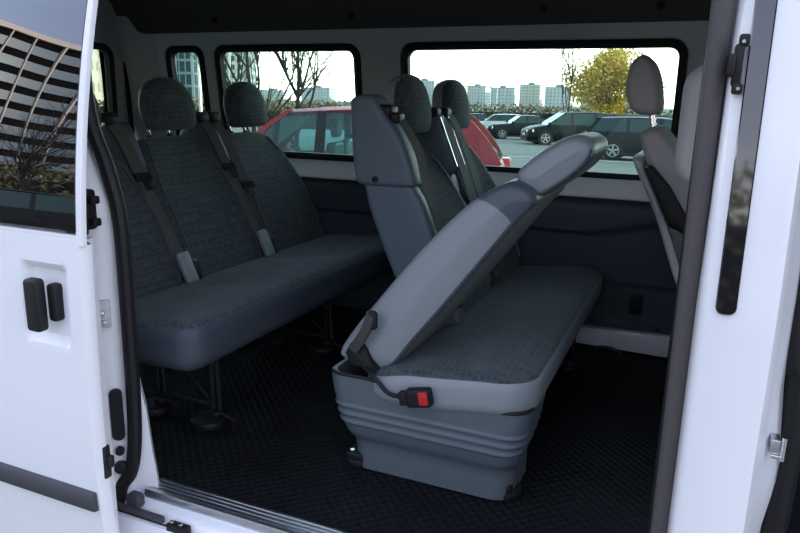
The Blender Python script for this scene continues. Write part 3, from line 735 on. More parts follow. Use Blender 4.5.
# its headrest on two posts
hp = smooth_loop([(-.40+(x+.40)*.90-.010, 1.48+(z-1.48)*.92+.002) for x, z in [(-.392, 1.483), (-.412, 1.525), (-.385, 1.562), (-.335, 1.602), (-.28, 1.634), (-.236, 1.640), (-.204, 1.622), (-.198, 1.592), (-.222, 1.553), (-.27, 1.510), (-.325, 1.472), (-.362, 1.462)]], 4)
bm = B(); pillow(bm, hp, 'y', 1.702, 2.0, .05, 7, .022, crown=.012, spine=((-.37, 1.51), (-.255, 1.595)))
hr = obj('headrest', bm, [M['fabric'], M['vinyl']], fb, fn=lambda f: 0 if f.normal.dot(fd) > .85 else 1)
bm = B(); tube(bm, edge_line(hp, (.74, -.67), .010, 1.708), .0035, 6); obj('piping', bm, M['vinyl_dark'], hr)
for y in (1.735, 1.965):
    bm = B(); tube(bm, [(-.45, y, 1.435), (-.37, y, 1.52)], .008); obj('headrest_post', bm, M['chrome'], fb)
    bm = B(); tube(bm, [(-.418, y-.036, 1.466), (-.388, y-.036, 1.494)], .017, 12); obj('post_collar', bm, M['black'], fb)
# release lever
bm = B(); prism(bm, [(-.845, .965), (-.86, 1.0), (-.845, 1.03), (-.82, 1.045), (-.795, 1.02), (-.78, .985), (-.76, .96)], 'y', 1.62, 1.655, .006, 2); lv = obj('lever_base', bm, M['black'], fb)
bm = B(); t = [(-.83, 1.612, 1.015), (-.805, 1.604, 1.05), (-.787, 1.602, 1.08), (-.777, 1.602, 1.105), (-.768, 1.602, 1.135)]
ribbon(bm, smooth_line(t, 4), (.8, 0, -.55), .030, .014); bmesh.ops.bevel(bm, geom=bm.edges[:], offset=.003, segments=2, affect='EDGES'); obj('lever', bm, M['lever'], lv)
bm = B(); prism(bm, rrect(-.782, -.752, 1.088, 1.143, .012, 5), 'y', 1.596, 1.612, .005, 3); obj('lever_tip', bm, M['black'], lv)
# near buckle with red button lying on the cushion edge
mt = Matrix.Translation((-.615, 1.587, .925)) @ Matrix.Rotation(radians(-12), 4, 'Y')
bm = B(); box(bm, -.036, .036, -.016, .016, -.026, .026, .008, 3, mt.copy()); box(bm, -.06, -.03, -.01, .014, -.022, .018, .006, 2, mt.copy()); bk = obj('belt_buckle', bm, M['black'], fb)
bm = B(); box(bm, .004, .03, -.020, 0, -.017, .02, .003, 2, mt.copy()); obj('release_button', bm, M['red'], bk, label='red release button')
loc_tube('buckle_strap', smooth_line([(-.80, 1.625, .965), (-.755, 1.600, .95), (-.71, 1.594, .915), (-.665, 1.592, .915)], 6), .006, M['black'], fb)

# ---- front seats
def cab_seat(x, y, name, label, dz=0, tall=0):
    r = root(name, (x+.35, y, FZ), label, 'seat', None)
    dx = x+.19; dy = y-2.82
    P = lambda pts: [(a+dx, b+dz) for a, b in pts]
    bm = B(); pillow(bm, smooth_loop(P([(-.19, 1.59), (-.178, 1.622), (-.145, 1.632), (-.11, 1.615), (-.03, 1.52), (.03, 1.42), (.12, 1.25), (.20, 1.06), (.18, 1.0), (.05, 1.0), (.02, 1.08), (-.06, 1.29), (-.13, 1.44)]), 4), 'y', y-.22, y+.22, .05, 6, .025)
    obj('backrest', bm, M['seatgrey'], r)
    bm = B(); pillow(bm, smooth_loop(P([(-.202, 1.515), (-.182, 1.522), (-.155, 1.48), (-.06, 1.29), (.06, 1.06), (.04, 1.02), (-.02, 1.10), (-.11, 1.33)]), 4), 'y', y-.235, y+.235, .015, 3, .01)
    obj('back_shell', bm, M['trim'], r, label='grey plastic shell on the back')
    bm = B(); prism(bm, P([(-.165, 1.50), (-.14, 1.51), (-.075, 1.44), (-.01, 1.34), (.05, 1.31), (.07, 1.25), (.0, 1.27), (-.07, 1.32)]), 'y', y-.262, y-.21, .012, 2); obj('armrest', bm, M['black'], r)
    bm = B(); prism(bm, P([(-.07, 1.31), (.05, 1.26), (.13, 1.2), (.2, 1.0), (.1, .95), (.03, 1.05)]), 'y', y-.25, y-.20, .012, 2); obj('side_cover', bm, M['seatdark'], r)
    for s in (-1, 1):
        bm = B(); tube(bm, [(-.155+dx, y+s*.07, 1.60+dz), (-.175+dx, y+s*.07, 1.70+dz)], .007)
        for k in range(3): tube(bm, [(-.159-.004*k+dx, y+s*.07, 1.635+.017*k+dz), (-.160-.004*k+dx, y+s*.07, 1.641+.017*k+dz)], .0085)
        obj('headrest_post', bm, M['chrome'], r)
    bm = B(); pillow(bm, rrect(dx-.272, dx-.10, 1.595-.075, 1.865-.065, .06, 7) if tall else smooth_loop(P([(-.262, 1.80), (-.25, 1.85), (-.215, 1.878), (-.18, 1.86), (-.155, 1.81), (-.14, 1.74), (-.137, 1.69), (-.16, 1.672-tall), (-.215, 1.675-tall), (-.243, 1.70-tall), (-.262, 1.75)]), 4), 'y', y-.135, y+.135, .05, 7, .025)
    obj('headrest', bm, M['seatgrey'], r)
    bm = B(); pillow(bm, rrect(.08+dx, .56+dx, y-.25, y+.25, .06, 5), 'z', .98, 1.10, .04); obj('cushion', bm, M['seatgrey'], r)
    bm = B(); box(bm, .10+dx, .52+dx, y-.2, y+.2, FZ, .99, .02); obj('seat_base', bm, M['seatdark'], r)
    return r
cab_seat(-.19, 2.72, 'cab_seat', 'grey front seat across the cabin, its headrest against the wide right window')
cab_seat(.035, 1.80, 'cab_seat', 'grey front seat beside the open door pillar, mostly hidden by it', -.07, .085)

# ------------------------------------------------------------------ outside: ground
def gz(y): return 0 if y < 20 else -.0165*(min(y, 70)-20)
bm = B(); ys = [-400, -60, 0, 20]+[20+2.5*i for i in range(1, 21)]+[150, 400, 1200]; xs = [-900, -300, -100, -40, 0, 40, 100, 300, 900]
G = [[bm.verts.new((x, y, gz(y)-.02)) for x in xs] for y in ys]
for i in range(len(ys)-1):
    for j in range(len(xs)-1): bm.faces.new((G[i][j], G[i+1][j], G[i+1][j+1], G[i][j+1]))
struct('ground', bm, asphalt)
for k, (x0, x1, y) in enumerate([(-6, 6, 23.2)]):
    bm = B(); box(bm, x0, x1, y, y+.12, gz(y)-.012, gz(y)+.002); o = obj('parking_line', bm, M['line']); o['kind'] = 'structure'
bm = B(); box(bm, -60, 30, 72, 72.4, gz(70)-.1, gz(70)+.12); o = obj('kerb', bm, M['kerb']); o['kind'] = 'structure'

# ------------------------------------------------------------------ cars
def wheel(r, parent, x, y, rad, s, spokes=5):
    bm = B(); n = 28; rings = []
    for w, q in ((-.09, .70), (-.10, .92), (-.07, 1), (.07, 1), (.10, .92), (.09, .70)):
        rings.append([(x+rad*q*cos(2*pi*k/n), y+w*s, rad+rad*q*sin(2*pi*k/n)) for k in range(n)])
    loft(bm, rings); t = obj('wheel', bm, M['tyre'], parent)
    bm = B()
    rings = [[(x+rad*q*cos(2*pi*k/n), y+w*s, rad+rad*q*sin(2*pi*k/n)) for k in range(n)] for w, q in ((.085, .70), (.098, .68), (.098, .60), (.06, .58))]
    loft(bm, rings, cap=False); cyl(bm, (x, rad), rad*.15, y+.05*s, y+.095*s, 'y', 12)
    for k in range(spokes):
        a = 2*pi*k/spokes+.3
        mt = Matrix.Translation((x, y+.085*s, rad)) @ Matrix.Rotation(-a, 4, 'Y')
        box(bm, .08*rad, .64*rad, -.01, .01, -.1*rad, .1*rad, 0, 1, mt)
    obj('rim', bm, M['alloy'], t)

def car(name, label, col, loc, rz, L, W, H, kind, clear=False, group=None, rails=False):
    r = local_root(name, loc, label, 'car', group, rz); h = L/2; w = W/2; cp = paint(name+'_paint', col)
    rad = .31 if H < 1.6 else .33
    if kind == 'hatch':   A, Bp, Cp, D = (.275*L, .60*H), (.115*L, .95*H), (-.355*L, .955*H), (-.475*L, .64*H); hood = [(.5, .44), (.485, .50), (.42, .55), (.20, .60), (-.3, .63), (-.475, .64), (-.495, .5)]
    elif kind == 'saloon': A, Bp, Cp, D = (.20*L, .64*H), (.06*L, .965*H), (-.20*L, .965*H), (-.37*L, .68*H); hood = [(.5, .42), (.485, .50), (.42, .58), (.20, .64), (-.2, .66), (-.37, .68), (-.47, .67), (-.495, .5)]
    elif kind == 'mpv':    A, Bp, Cp, D = (.30*L, .58*H), (.10*L, .965*H), (-.43*L, .95*H), (-.49*L, .58*H); hood = [(.5, .36), (.485, .44), (.42, .52), (.30, .58), (-.3, .58), (-.49, .58), (-.498, .4)]
    else:                  A, Bp, Cp, D = (.22*L, .62*H), (.10*L, .965*H), (-.42*L, .95*H), (-.485*L, .63*H); hood = [(.5, .44), (.485, .52), (.42, .57), (.22, .62), (-.3, .63), (-.485, .63), (-.495, .5)]
    zg = .19
    def hz(x):
        P = [(a*L, b*H) for a, b in hood][::-1]
        for (x0, z0), (x1, z1) in zip(P, P[1:]):
            if x0 <= x <= x1: return z0+(z1-z0)*(x-x0)/(x1-x0)
        return P[0][1] if x < P[0][0] else P[-1][1]
    bm = B(); rings = []
    sx = [-.498, -.49, -.47, -.42, -.36, -.3, -.2, -.1, 0, .1, .2, .3, .36, .42, .46, .485, .5]
    for f in sx:
        x = f*L; e = 1-.10*max(0, (abs(f)-.36)/.14)**2-.06*(abs(f) > .495); z = hz(x); ww = w*e
        half = [(ww*.84, zg+.02), (ww*.97, zg+.12), (ww, .45*z+.1), (ww*.985, z-.16), (ww*.955, z-.04), (ww*.90, z), (ww*.5, z+.015)]
        rings.append([(x, -y, q) for y, q in half]+[(x, y, q) for y, q in half[::-1]])
    loft(bm, rings); body = obj('body', bm, cp, r, angle=45)
    wb, wr = w*.94, w*.73
    zb, zr = min(A[1], D[1]), H*.965
    def yy(z): t = (z-zb)/(zr-zb); return wb+(wr-wb)*t - .02*4*0
    gm = M['cargl'] if clear else M['carglass']
    def slab(bm, poly, s, o0, o1):
        a = [bm.verts.new((x, s*(yy(z)+o0), z)) for x, z in poly]; b = [bm.verts.new((x, s*(yy(z)+o1), z)) for x, z in poly]
        bm.faces.new(a); bm.faces.new(b[::-1])
        for i in range(len(a)): j = (i+1) % len(a); bm.faces.new((a[i], a[j], b[j], b[i]))
    # roof
    bm = B(); rows = []
    nx = 14
    for i in range(nx+1):
        t = i/nx; x = Bp[0]+.02+(Cp[0]-.02-Bp[0]-.02)*t; z = Bp[1]+(Cp[1]-Bp[1])*t+.035*H*sin(pi*min(1, t*.9+.05))-.004
        hw = wr*(1.03-.06*abs(t-.4))
        top = [(x, hw*c, z-.04*(abs(c)**3)) for c in (-1, -.8, -.4, 0, .4, .8, 1)]; bot = [(a, b*.97, c-.045) for a, b, c in top[::-1]]
        rows.append(top+bot)
    loft(bm, rows); rf = obj('roof', bm, cp, r)
    # pillars (quads in the side profile), both sides in one frame part each
    def lerp(p, q, t): return (p[0]+(q[0]-p[0])*t, p[1]+(q[1]-p[1])*t)
    pw = .055
    xm = (A[0]+D[0])/2+.0*L
    splits = [.02*L, -.20*L] if kind != 'mpv' else [.03*L, -.22*L]
    if kind == 'saloon': splits = [-.02*L]
    Em = [(D[0]+.05, D[1]+.1), (D[0]+.17, .80*H), (D[0]+.33, .90*H)] if kind == 'hatch' else []; dq = .42 if kind == 'hatch' else .13
    Am = [(A[0]*.42+Bp[0]*.58, A[1]*.42+Bp[1]*.58+.045*H)] if kind == 'hatch' else []
    zt = min(Bp[1], Cp[1])-.012
    for s in (-1, 1):
        bm = B()
        slab(bm, [A, (A[0]-.09, A[1])]+[(x-.075, z-.02) for x, z in Am]+[(Bp[0]-.07, Bp[1]), Bp]+Am, s, 0, -.04)
        slab(bm, [(D[0]+dq, D[1]), D]+Em+[Cp, (Cp[0]+.12, Cp[1])], s, 0, -.04)
        slab(bm, [(A[0]-.02, A[1]+.03), (A[0], zb-.05), (D[0], zb-.05), (D[0]+.02, D[1]+.02)], s, .002, -.04)
        obj('side_frame', bm, cp, r)
        for x in splits: bm = B(); slab(bm, [(x+pw, zb), (x-pw, zb), (x-pw*1.1, zt), (x+pw*.7, zt)], s, 0, -.04); obj('door_pillar', bm, M['black'], r)
        xe = [A[0]-.09]+splits+[D[0]+dq]; xt = [Bp[0]-.07]+splits+[Cp[0]+.12]
        for i in range(len(xe)-1):
            o = 0 if i == 0 else pw; e = 0 if i == len(xe)-2 else pw
            bm = B(); slab(bm, [(xe[i]-o, zb+.03), (xe[i+1]+e, zb+.03), (xt[i+1]+e*.7, zt), (xt[i]-o*1.1, zt)]+([(x-.075, z-.02) for x, z in Am] if i == 0 else []), s, -.006, -.016); obj('side_window', bm, gm, r)
        for x in (.0*L-.12, -.22*L-.1):
            if kind != 'hatch' or x > -.5: bm = B(); box(bm, x-.07, x+.07, s*(w-.015), s*(w+.02), zb-.15, zb-.125, .006); obj('door_handle', bm, M['alloy'] if clear else cp, r)
        bm = B(); box(bm, A[0]-.16, A[0]-.04, s*(w*.95), s*(w+.16), zb+.02, zb+.15, .03, 3); obj('wing_mirror', bm, cp, r)
        bm = B(); P = [(.5*L-.03, s*w*.55, hood[1][1]*H-.03), (.5*L-.30, s*w*.965, hood[1][1]*H+.03), (.5*L-.28, s*w*.97, hood[1][1]*H-.11), (.5*L-.02, s*w*.60, hood[1][1]*H-.13)]
        a = [bm.verts.new(p) for p in P]; b = [bm.verts.new((p[0]+.03, p[1]+s*.012, p[2]+.012)) for p in P]
        bm.faces.new(a); bm.faces.new(b[::-1]); [bm.faces.new((a[i], a[(i+1) % 4], b[(i+1) % 4], b[i])) for i in range(4)]; obj('headlamp', bm, M['lamp'], r)
        bm = B(); box(bm, -.5*L-.005, -.5*L+.14, s*w*.70, s*(w*.925), .50*H, (.62 if kind != 'mpv' else .7)*H, .02); obj('tail_lamp', bm, M['tail'], r)
        for x in (.31*L, -.29*L):
            bm = B(); cyl(bm, (x, rad), rad*1.13, s*(w*.6), s*(w*1.003), 'y', 28); obj('wheel_arch', bm, M['tyre'], r)
            wheel(r, r, x, s*(w-.085), rad, s)
        if rails: bm = B(); tube(bm, [(Bp[0]-.1, s*wr*.93, H*.97), (Bp[0]-.2, s*wr*.93, H*1.01), (Cp[0]+.2, s*wr*.93, H*1.0), (Cp[0]+.05, s*wr*.93, H*.96)], .018); obj('roof_rail', bm, M['strip'], r)
    for nm, p, q in (('windscreen', A, Bp), ('back_glass', D, Cp)):
        bm = B(); o = .015 if nm == 'windscreen' else -.015
        a = [(p[0], -yy(p[1])+.05, p[1]+.01), (p[0], yy(p[1])-.05, p[1]+.01), (q[0], yy(q[1])-.03, q[1]), (q[0], -yy(q[1])+.03, q[1])]
        loft(bm, [a, [(x-o, y, z-.01) for x, y, z in a]]); obj(nm, bm, gm if nm == 'back_glass' or clear else M['carglass'], r)
    bm = B(); box(bm, .5*L-.03, .5*L+.012, -w*.5, w*.5, .30*H, .40*H, .01); obj('grille', bm, M['black'], r)
    for x in (.5*L+.014, -.5*L-.012): bm = B(); box(bm, x-.006, x+.006, -.26, .26, .27*H, .27*H+.11, .003); obj('number_plate', bm, M['plate'], r)
    bm = B(); box(bm, -.47*L, .47*L, -w*.92, w*.92, .14, .24, .02); obj('underbody', bm, M['black'], r)
    if clear:
        for x in (.0*L, -.22*L):
            for y in (-.35, .35):
                bm = B(); pillow(bm, rrect(y-.24, y+.24, .5*H, .74*H, .07, 5), 'x', x-.06, x+.05, .04); s_ = obj('seat', bm, M['seatdark'], r)
                bm = B(); pillow(bm, rrect(y-.14, y+.14, .77*H, .90*H, .06, 4), 'x', x-.06, x+.02, .03); obj('headrest', bm, M['seatdark'], s_)
    return r
car('car', 'red hatchback parked close beside the van, seen through the side windows', (.22, .028, .036), (-3.95, 7.35, 0), pi+.26, 4.05, 1.72, 1.67, 'hatch', True)
car('car', 'dark estate car with roof rails beyond the right window, nearest of the far row', (.008, .010, .012), (-1.30, 25.2, gz(25)), 0, 4.7, 1.75, 1.47, 'estate', rails=True)
car('car', 'black people carrier with pale headlamps parked left of the dark estate', (.006, .008, .010), (-6.1, 35.8, gz(36)), pi+.45, 4.7, 1.85, 1.66, 'mpv')
car('car', 'dark saloon parked left of the black people carrier', (.010, .013, .016), (-9.9, 41.5, gz(41)), pi+.45, 4.5, 1.75, 1.42, 'saloon')
car('car', 'silver hatchback parked behind the dark saloon', (.48, .52, .55), (-14.2, 52, gz(52)), pi+.3, 4.3, 1.75, 1.5, 'hatch')
car('car', 'dark car at the far end of the row, left of the silver hatchback', (.03, .04, .05), (-20, 62, gz(62)), pi+.3, 4.3, 1.75, 1.5, 'hatch')
car('car', 'white hatchback beyond the red car, seen through its windows', (.72, .75, .76), (-9.2, 17.2, 0), pi, 4.0, 1.7, 1.45, 'hatch')
car('car', 'red car behind the photographer, mirrored low in the sliding door glass', (.5, .03, .03), (-17.5, -10.5, 0), 2.6, 4.1, 1.7, 1.45, 'hatch')
car('car', 'black estate car added behind the photographer to darken the sliding door reflection', (.01, .01, .012), (-11.5, -6.2, 0), 2.5, 4.7, 1.8, 1.55, 'estate')  # added out of view, stands in for dark shapes mirrored in the door glass

# ------------------------------------------------------------------ trees
def bare_tree(name, label, loc, Ht, seed, lean=0., spread=.5, depth=5, r0=.11, group=None):
    rn = random.Random(seed); r = root(name, loc, label, 'tree', group)
    tb = B(); bb = B(); L0 = Vector(loc)
    def grow(p, d, ln, rad, k):
        pts = [p]; q = p.copy(); dd = d.copy()
        for i in range(5):
            dd = (dd+Vector((rn.uniform(-1, 1), rn.uniform(-1, 1), rn.uniform(-.2, .6)))*(.05 if k == 0 else .14)).normalized(); q = q+dd*ln/5; pts.append(q.copy())
        tube(tb if k == 0 else bb, pts, [rad*(1-.45*i/5) for i in range(6)], 6 if k < 2 else 4)
        if k >= depth: return
        grow(q, dd, ln*.75, rad*.55, k+1)
        for j in range((5, 3, 3, 2, 2, 2, 2)[k]):
            t = rn.uniform(.25, 1); p2 = pts[min(5, int(t*5))]
            a = rn.uniform(0, 2*pi); n = (dd+Vector((cos(a), sin(a), rn.uniform(-.1, .5)))*spread).normalized()
            grow(p2, n, ln*rn.uniform(.55, .8), rad*.55, k+1)
    grow(L0.copy(), Vector((lean, 0, 1)).normalized(), Ht*.45, r0, 0)
    obj('trunk', tb, M['bark'], r); obj('branches', bb, M['bark'], r)
    return r
bare_tree('bare_tree', 'bare dark tree behind the red car, left one in the middle window', (-8.1, 11.5, 0), 4.4, 11, -.04, .5, 5, .06, 'bare trees by the red car')
bare_tree('bare_tree', 'bare dark tree behind the red car, right one in the middle window', (-8.95, 14.3, 0), 4.8, 5, .0, .5, 5, .07, 'bare trees by the red car')
bare_tree('bare_tree', 'slender bare tree standing behind the dark estate car', (-6.9, 39.6, gz(39)), 9.0, 8, .0, .3, 4, .06)
leafm = mat('yellow_leaf', (.60, .43, .06), .7, var=.35, vscale=1.2); leafm.node_tree.nodes['Principled BSDF'].inputs['Subsurface Weight'].default_value = 0
greenm = mat('hedge_leaf', (.075, .095, .035), .8, var=.4, vscale=.8)
brownm = mat('brown_leaf', (.16, .13, .055), .8, var=.4, vscale=.4)
def leaf_cloud(bm, fn, n, size, rn):
    for _ in range(n):
        p = fn(rn); u = Vector((rn.gauss(0, 1), rn.gauss(0, 1), rn.gauss(0, 1))).normalized(); v = u.orthogonal().normalized(); s = size*rn.uniform(.6, 1.3)
        w = (v*cos(1)+u.cross(v)*sin(1)); t = u.cross(w)
        a = [bm.verts.new(p+w*s*.5), bm.verts.new(p+t*s*.3), bm.verts.new(p-w*s*.5), bm.verts.new(p-t*s*.3)]; bm.faces.new(a)
def leafy_tree(name, label, loc, w, z0, z1, n, size, m, seed, group=None):
    rn = random.Random(seed); r = root(name, loc, label, 'tree', group); L0 = Vector(loc)
    lumps = [(Vector((rn.gauss(0, .25)*w, rn.gauss(0, .22)*w, z0+(z1-z0)*rn.uniform(.12, .88))), rn.uniform(.16, .3)*w) for _ in range(26)]
    for i, (c, q) in enumerate(lumps):
        t = (c.z-z0)/(z1-z0); k = 1.05-abs(t-.35)*1.1; c.x *= k; c.y *= k
    def fn(rn):
        c, q = rn.choice(lumps); d = Vector((rn.gauss(0, 1), rn.gauss(0, 1), rn.gauss(0, 1))).normalized()*q*rn.uniform(.3, 1)**.6; d.z *= .8
        return L0+c+d
    bm = B(); leaf_cloud(bm, fn, n, size, rn); 
    f = obj('foliage', bm, m, r)
    bm = B(); tube(bm, [L0, L0+Vector((.05, 0, z1*.4)), L0+Vector((-.05, .1, z1*.85))], [.12, .09, .03], 7)
    for c, q in lumps[:14]: tube(bm, [L0+Vector((0, 0, max(z0*.6, c.z*.45))), L0+c*.6+Vector((0, 0, c.z*.25)), L0+c], [.05, .03, .012], 5)
    obj('trunk', bm, M['bark'], r)
leafy_tree('yellow_tree', 'yellow autumn tree rising behind the parked estate car', (-5.6, 46, gz(46)), 4.6, .9, 5.7, 15000, .21, leafm, 3)
def hedge(name, label, x0, x1, y, h, n, size, m, seed):
    rn = random.Random(seed); zb = gz(y); r = root(name, ((x0+x1)/2, y, zb), label, 'hedge')
    bm = B(); leaf_cloud(bm, lambda q: Vector((q.uniform(x0, x1), y+q.uniform(-.8, .8), zb+h*(q.random()**.7)*(.85+.2*sin(q.uniform(0, 6))*.5))), n, size, rn); obj('foliage', bm, m, r)
    bm = B(); box(bm, x0, x1, y-.3, y+.3, zb-.02, zb+h*.6, .1); obj('stems', bm, M['bark'], r)
hedge('hedge', 'dark green hedge behind the estate car near the right window edge', -2.6, 3.5, 38, 1.9, 2600, .22, greenm, 4)
hedge('hedge', 'long brown hedge across the far side of the car park', -64, -4, 74, 2.7, 9000, .35, brownm, 5)
hedge('hedge', 'brown hedge along the left of the car park, behind the bare trees', -66, -30, 48, 1.9, 3500, .35, brownm, 6)
hedge('hedge', 'brown hedge behind the photographer, mirrored in the gloss pillar strip', -9, 30, -22, 6.0, 6000, .45, brownm, 12)
hedge('hedge', 'sunlit hedge behind the photographer, mirrored in the sliding door glass', -44, -13, -19, 4.2, 6000, .35, brownm, 9)
bare_tree('bare_tree', 'bare tree behind the photographer, mirrored in the sliding door glass', (-20, -13.5, 0), 6.5, 21, .05, .6, 5, .10)

# ------------------------------------------------------------------ lamp posts
def lamp_post(loc, h, label):
    r = root('street_lamp', loc, label, 'street lamp', 'street lamps in the car park'); L0 = Vector(loc)
    bm = B(); tube(bm, [L0, L0+Vector((0, 0, h))], [.09, .05], 8); obj('pole', bm, M['alloy'], r)
    bm = B(); tube(bm, [L0+Vector((0, 0, h)), L0+Vector((-.5, 0, h+.12))], .035, 6); obj('arm', bm, M['alloy'], r)
    bm = B(); box(bm, L0.x-1.1, L0.x-.45, L0.y-.12, L0.y+.12, L0.z+h+.06, L0.z+h+.2, .04); obj('lamp_head', bm, M['strip'], r)
lamp_post((-33, 118, gz(118)), 6.9, 'thin street lamp far off left of the yellow tree')
lamp_post((-23, 28, gz(28)), 7.5, 'grey street lamp post between the bare trees in the middle window')

# ------------------------------------------------------------------ buildings
apt = [grid_facade('apartment_wall_%d' % i, c, (.28, .33, .35), 3.2, 2.9, .5) for i, c in enumerate([(.62, .63, .60), (.55, .60, .60), (.66, .62, .52)])]  # distance haze put into the pale window colour
roofm = mat('flat_roof', (.30, .31, .31), .8); balm = mat('balcony', (.60, .62, .60), .7)
def apartment(x, y, w, d, h, k, rz, label):
    r = local_root('apartment_block', (x, y, -1), label, 'building', 'far apartment blocks', rz)
    bm = B(); box(bm, -w/2, w/2, 0, d, 0, h); obj('wall', bm, apt[k % 3], r)
    bm = B(); box(bm, -w/2-.3, w/2+.3, -.3, d+.3, h, h+.5); box(bm, -w*.15, w*.1, d*.3, d*.6, h+.5, h+2.4); obj('roof', bm, roofm, r)
    for j in range(3):
        bm = B(); xx = -w/2+w*(j+.5)/3; box(bm, xx-.12*w, xx+.12*w, -.9, .05, .5, 1.0)
        for q in range(int(h/2.9)): box(bm, xx-1.6, xx+1.6, -1, .02, 2.6+2.9*q, 3.5+2.9*q)
        obj('balcony', bm, balm, r)
rn = random.Random(3)
xs0 = -175
A_ = [(-405, 40, 10, 'low grey apartment block far off, behind the bare trees'), (-352, 34, 12, 'pale apartment block far off, at the right end of the middle window'),
      (-292, 34, 21, 'pale apartment block far off, hidden mostly by the nearer middle headrest'), (-262, 22, 19, 'grey green apartment block far off, between the two middle headrests'),
      (-238, 26, 22, 'tall pale apartment block far off, just right of the middle headrests'), (-212, 22, 15, 'low cream apartment block far off above the silver hatchback'),
      (-188, 24, 17, 'white apartment block far off above the dark saloon'), (-163, 22, 14, 'low white apartment block far off, left of the tall grey one'),
      (-139, 22, 19, 'tall grey apartment block far off above the black people carrier'), (-115, 24, 15, 'cream apartment block far off just left of the yellow tree'),
      (-84, 26, 14, 'white apartment block far off behind the yellow tree'), (-48, 30, 12, 'low grey apartment block far off right of the yellow tree')]
for k, (x, w, h, nm) in enumerate(A_): apartment(x*(1 if k % 2 else 1.12), 600 if k % 2 else 672, w*.92, 16, h+2, k, rn.uniform(-.15, .2), nm)
def tower(name, label, x, y, w, d, h, wall, win, sx, sz, fr, rz):
    r = local_root(name, (x, y, -1), label, 'building', None, rz)
    bm = B(); box(bm, -w/2, w/2, -d/2, d/2, 0, h); obj('facade', bm, grid_facade(name+'_wall', wall, win, sx, sz, fr), r)
    bm = B(); box(bm, -w/2-.3, w/2+.3, -d/2-.3, d/2+.3, h, h+.8); obj('parapet', bm, roofm, r)
    n = max(2, int(w/8))
    for i in range(n+1):
        bm = B(); xx = -w/2+w*i/n; box(bm, xx-.25, xx+.25, -d/2-.3, -d/2+.1, 0, h); obj('facade_fin', bm, balm, r)
tower('glass_tower', 'tall gridded office tower in the left part of the middle window', -88, 118, 7.5, 12, 40, (.42, .48, .44), (.05, .075, .075), 1.5, 1.6, .62, .5)
tower('glass_tower', 'dark glass office tower seen through the small rear side window', -104, 122, 7, 12, 46, (.30, .42, .44), (.04, .085, .09), 1.3, 2.6, .8, .4)
tower('office_building', 'cream office building left of the dark glass tower', -112, 118, 9, 12, 44, (.72, .66, .50), (.36, .30, .22), 40, 3.2, .45, .4)
tower('office_building', 'cream building seen through the rear door window', -96, 80, 16, 12, 20, (.74, .66, .54), (.40, .33, .26), 3.2, 3.2, .45, .6)
# office block behind the photographer, mirrored in the sliding door glass
r = local_root('office_block', (-66, -46, 0), 'banded glass office block mirrored in the sliding door window', 'building', None, radians(18))
dk = mat('dark_band', (.010, .009, .010), .9, spec=.05); lt = mat('light_band', (.05, .10, .16), .3, var=.4, vscale=.12); ml = mat('mullion', (.60, .50, .42), .5); gr = mat('green_glass', (.06, .30, .17), .3)
Wd, Dp, Hh = 40, 36, 23.5
bm = B(); box(bm, -Wd/2+.2, Wd/2-.2, -Dp/2+.2, Dp/2-.2, 0, Hh); obj('core', bm, dk, r)
for k in range(10):
    bm = B(); box(bm, -Wd/2, Wd/2, -Dp/2, Dp/2, .6+2.3*k, 1.85+2.3*k); obj('window_band', bm, lt, r)
for k in range(16):
    bm = B(); x = -Wd/2+Wd*k/15; box(bm, x-.06, x+.06, Dp/2-.1, Dp/2+.35, 0, Hh+.3); obj('mullion', bm, ml, r)
for k in range(15):
    bm = B(); y = -Dp/2+Dp*k/14; box(bm, Wd/2-.1, Wd/2+.35, y-.06, y+.06, 0, Hh+.3); obj('mullion', bm, ml, r)
bm = B(); box(bm, -Wd/2-.4, Wd/2+.4, -Dp/2-.4, Dp/2+.4, Hh, Hh+.7); obj('parapet', bm, ml, r)
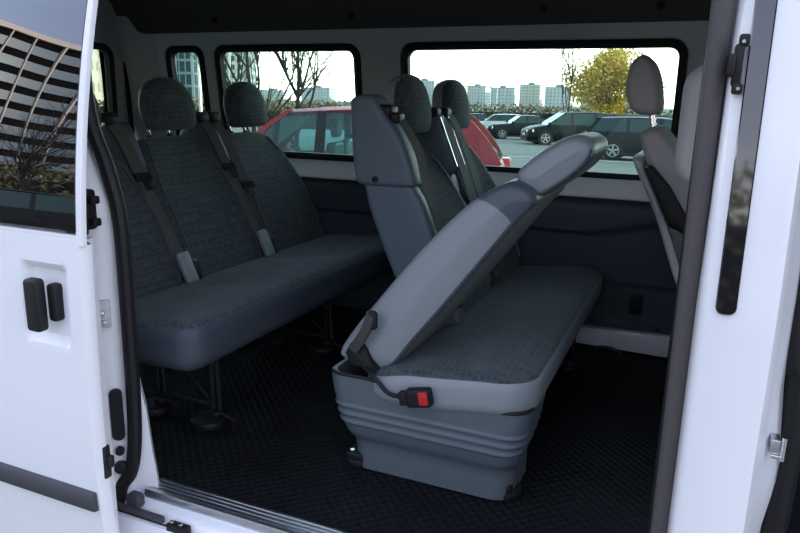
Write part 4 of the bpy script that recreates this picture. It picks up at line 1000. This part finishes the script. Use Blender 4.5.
bm = B(); box(bm, Wd/2-4, Wd/2+.6, Dp/2-5, Dp/2+.6, 11, 19); obj('glass_panel', bm, gr, r)

# ------------------------------------------------------------------ light
w = bpy.data.worlds.new('World'); S.world = w; w.use_nodes = True; nt = w.node_tree; bg = nt.nodes['Background']
tc = nt.nodes.new('ShaderNodeTexCoord'); sp = nt.nodes.new('ShaderNodeSeparateXYZ'); nt.links.new(tc.outputs['Generated'], sp.inputs[0])
rp = nt.nodes.new('ShaderNodeValToRGB'); cr = rp.color_ramp; cr.elements[0].position = 0; cr.elements[0].color = (.25, .25, .25, 1)
for p, c in ((.495, (.30, .30, .30)), (.5, (1.5, 1.42, 1.26)), (.54, (1.35, 1.33, 1.27)), (.60, (.70, .76, .95)), (.70, (.52, .61, .87)), ): e = cr.elements.new(p); e.color = (*c, 1)
cr.elements[-1].position = 1; cr.elements[-1].color = (.50, .58, .80, 1)
ad = nt.nodes.new('ShaderNodeMath'); ad.operation = 'MULTIPLY_ADD'; ad.inputs[1].default_value = .5; ad.inputs[2].default_value = .5
nt.links.new(sp.outputs['Z'], ad.inputs[0]); nt.links.new(ad.outputs[0], rp.inputs[0]); nt.links.new(rp.outputs[0], bg.inputs['Color']); 
mr = nt.nodes.new('ShaderNodeMapRange'); mr.inputs['From Min'].default_value = -.6; mr.inputs['From Max'].default_value = .9; mr.inputs['To Min'].default_value = .85; mr.inputs['To Max'].default_value = 1.9
nt.links.new(sp.outputs['Y'], mr.inputs['Value']); nt.links.new(mr.outputs[0], bg.inputs['Strength'])
su = bpy.data.lights.new('sun', 'SUN'); su.energy = 2.6; su.angle = radians(.6); su.color = (1, .86, .66); so = bpy.data.objects.new('sun', su); COL.objects.link(so)
d = Vector((.97, .16, .24)).normalized(); so.rotation_euler = d.to_track_quat('Z', 'Y').to_euler()
S.view_settings.view_transform = 'Standard'; S.view_settings.look = 'None'; S.view_settings.gamma = 1; S.view_settings.use_curve_mapping = False
S.view_settings.exposure = 1.38
S.cycles.max_bounces = 10; S.cycles.transparent_max_bounces = 24; S.cycles.diffuse_bounces = 5
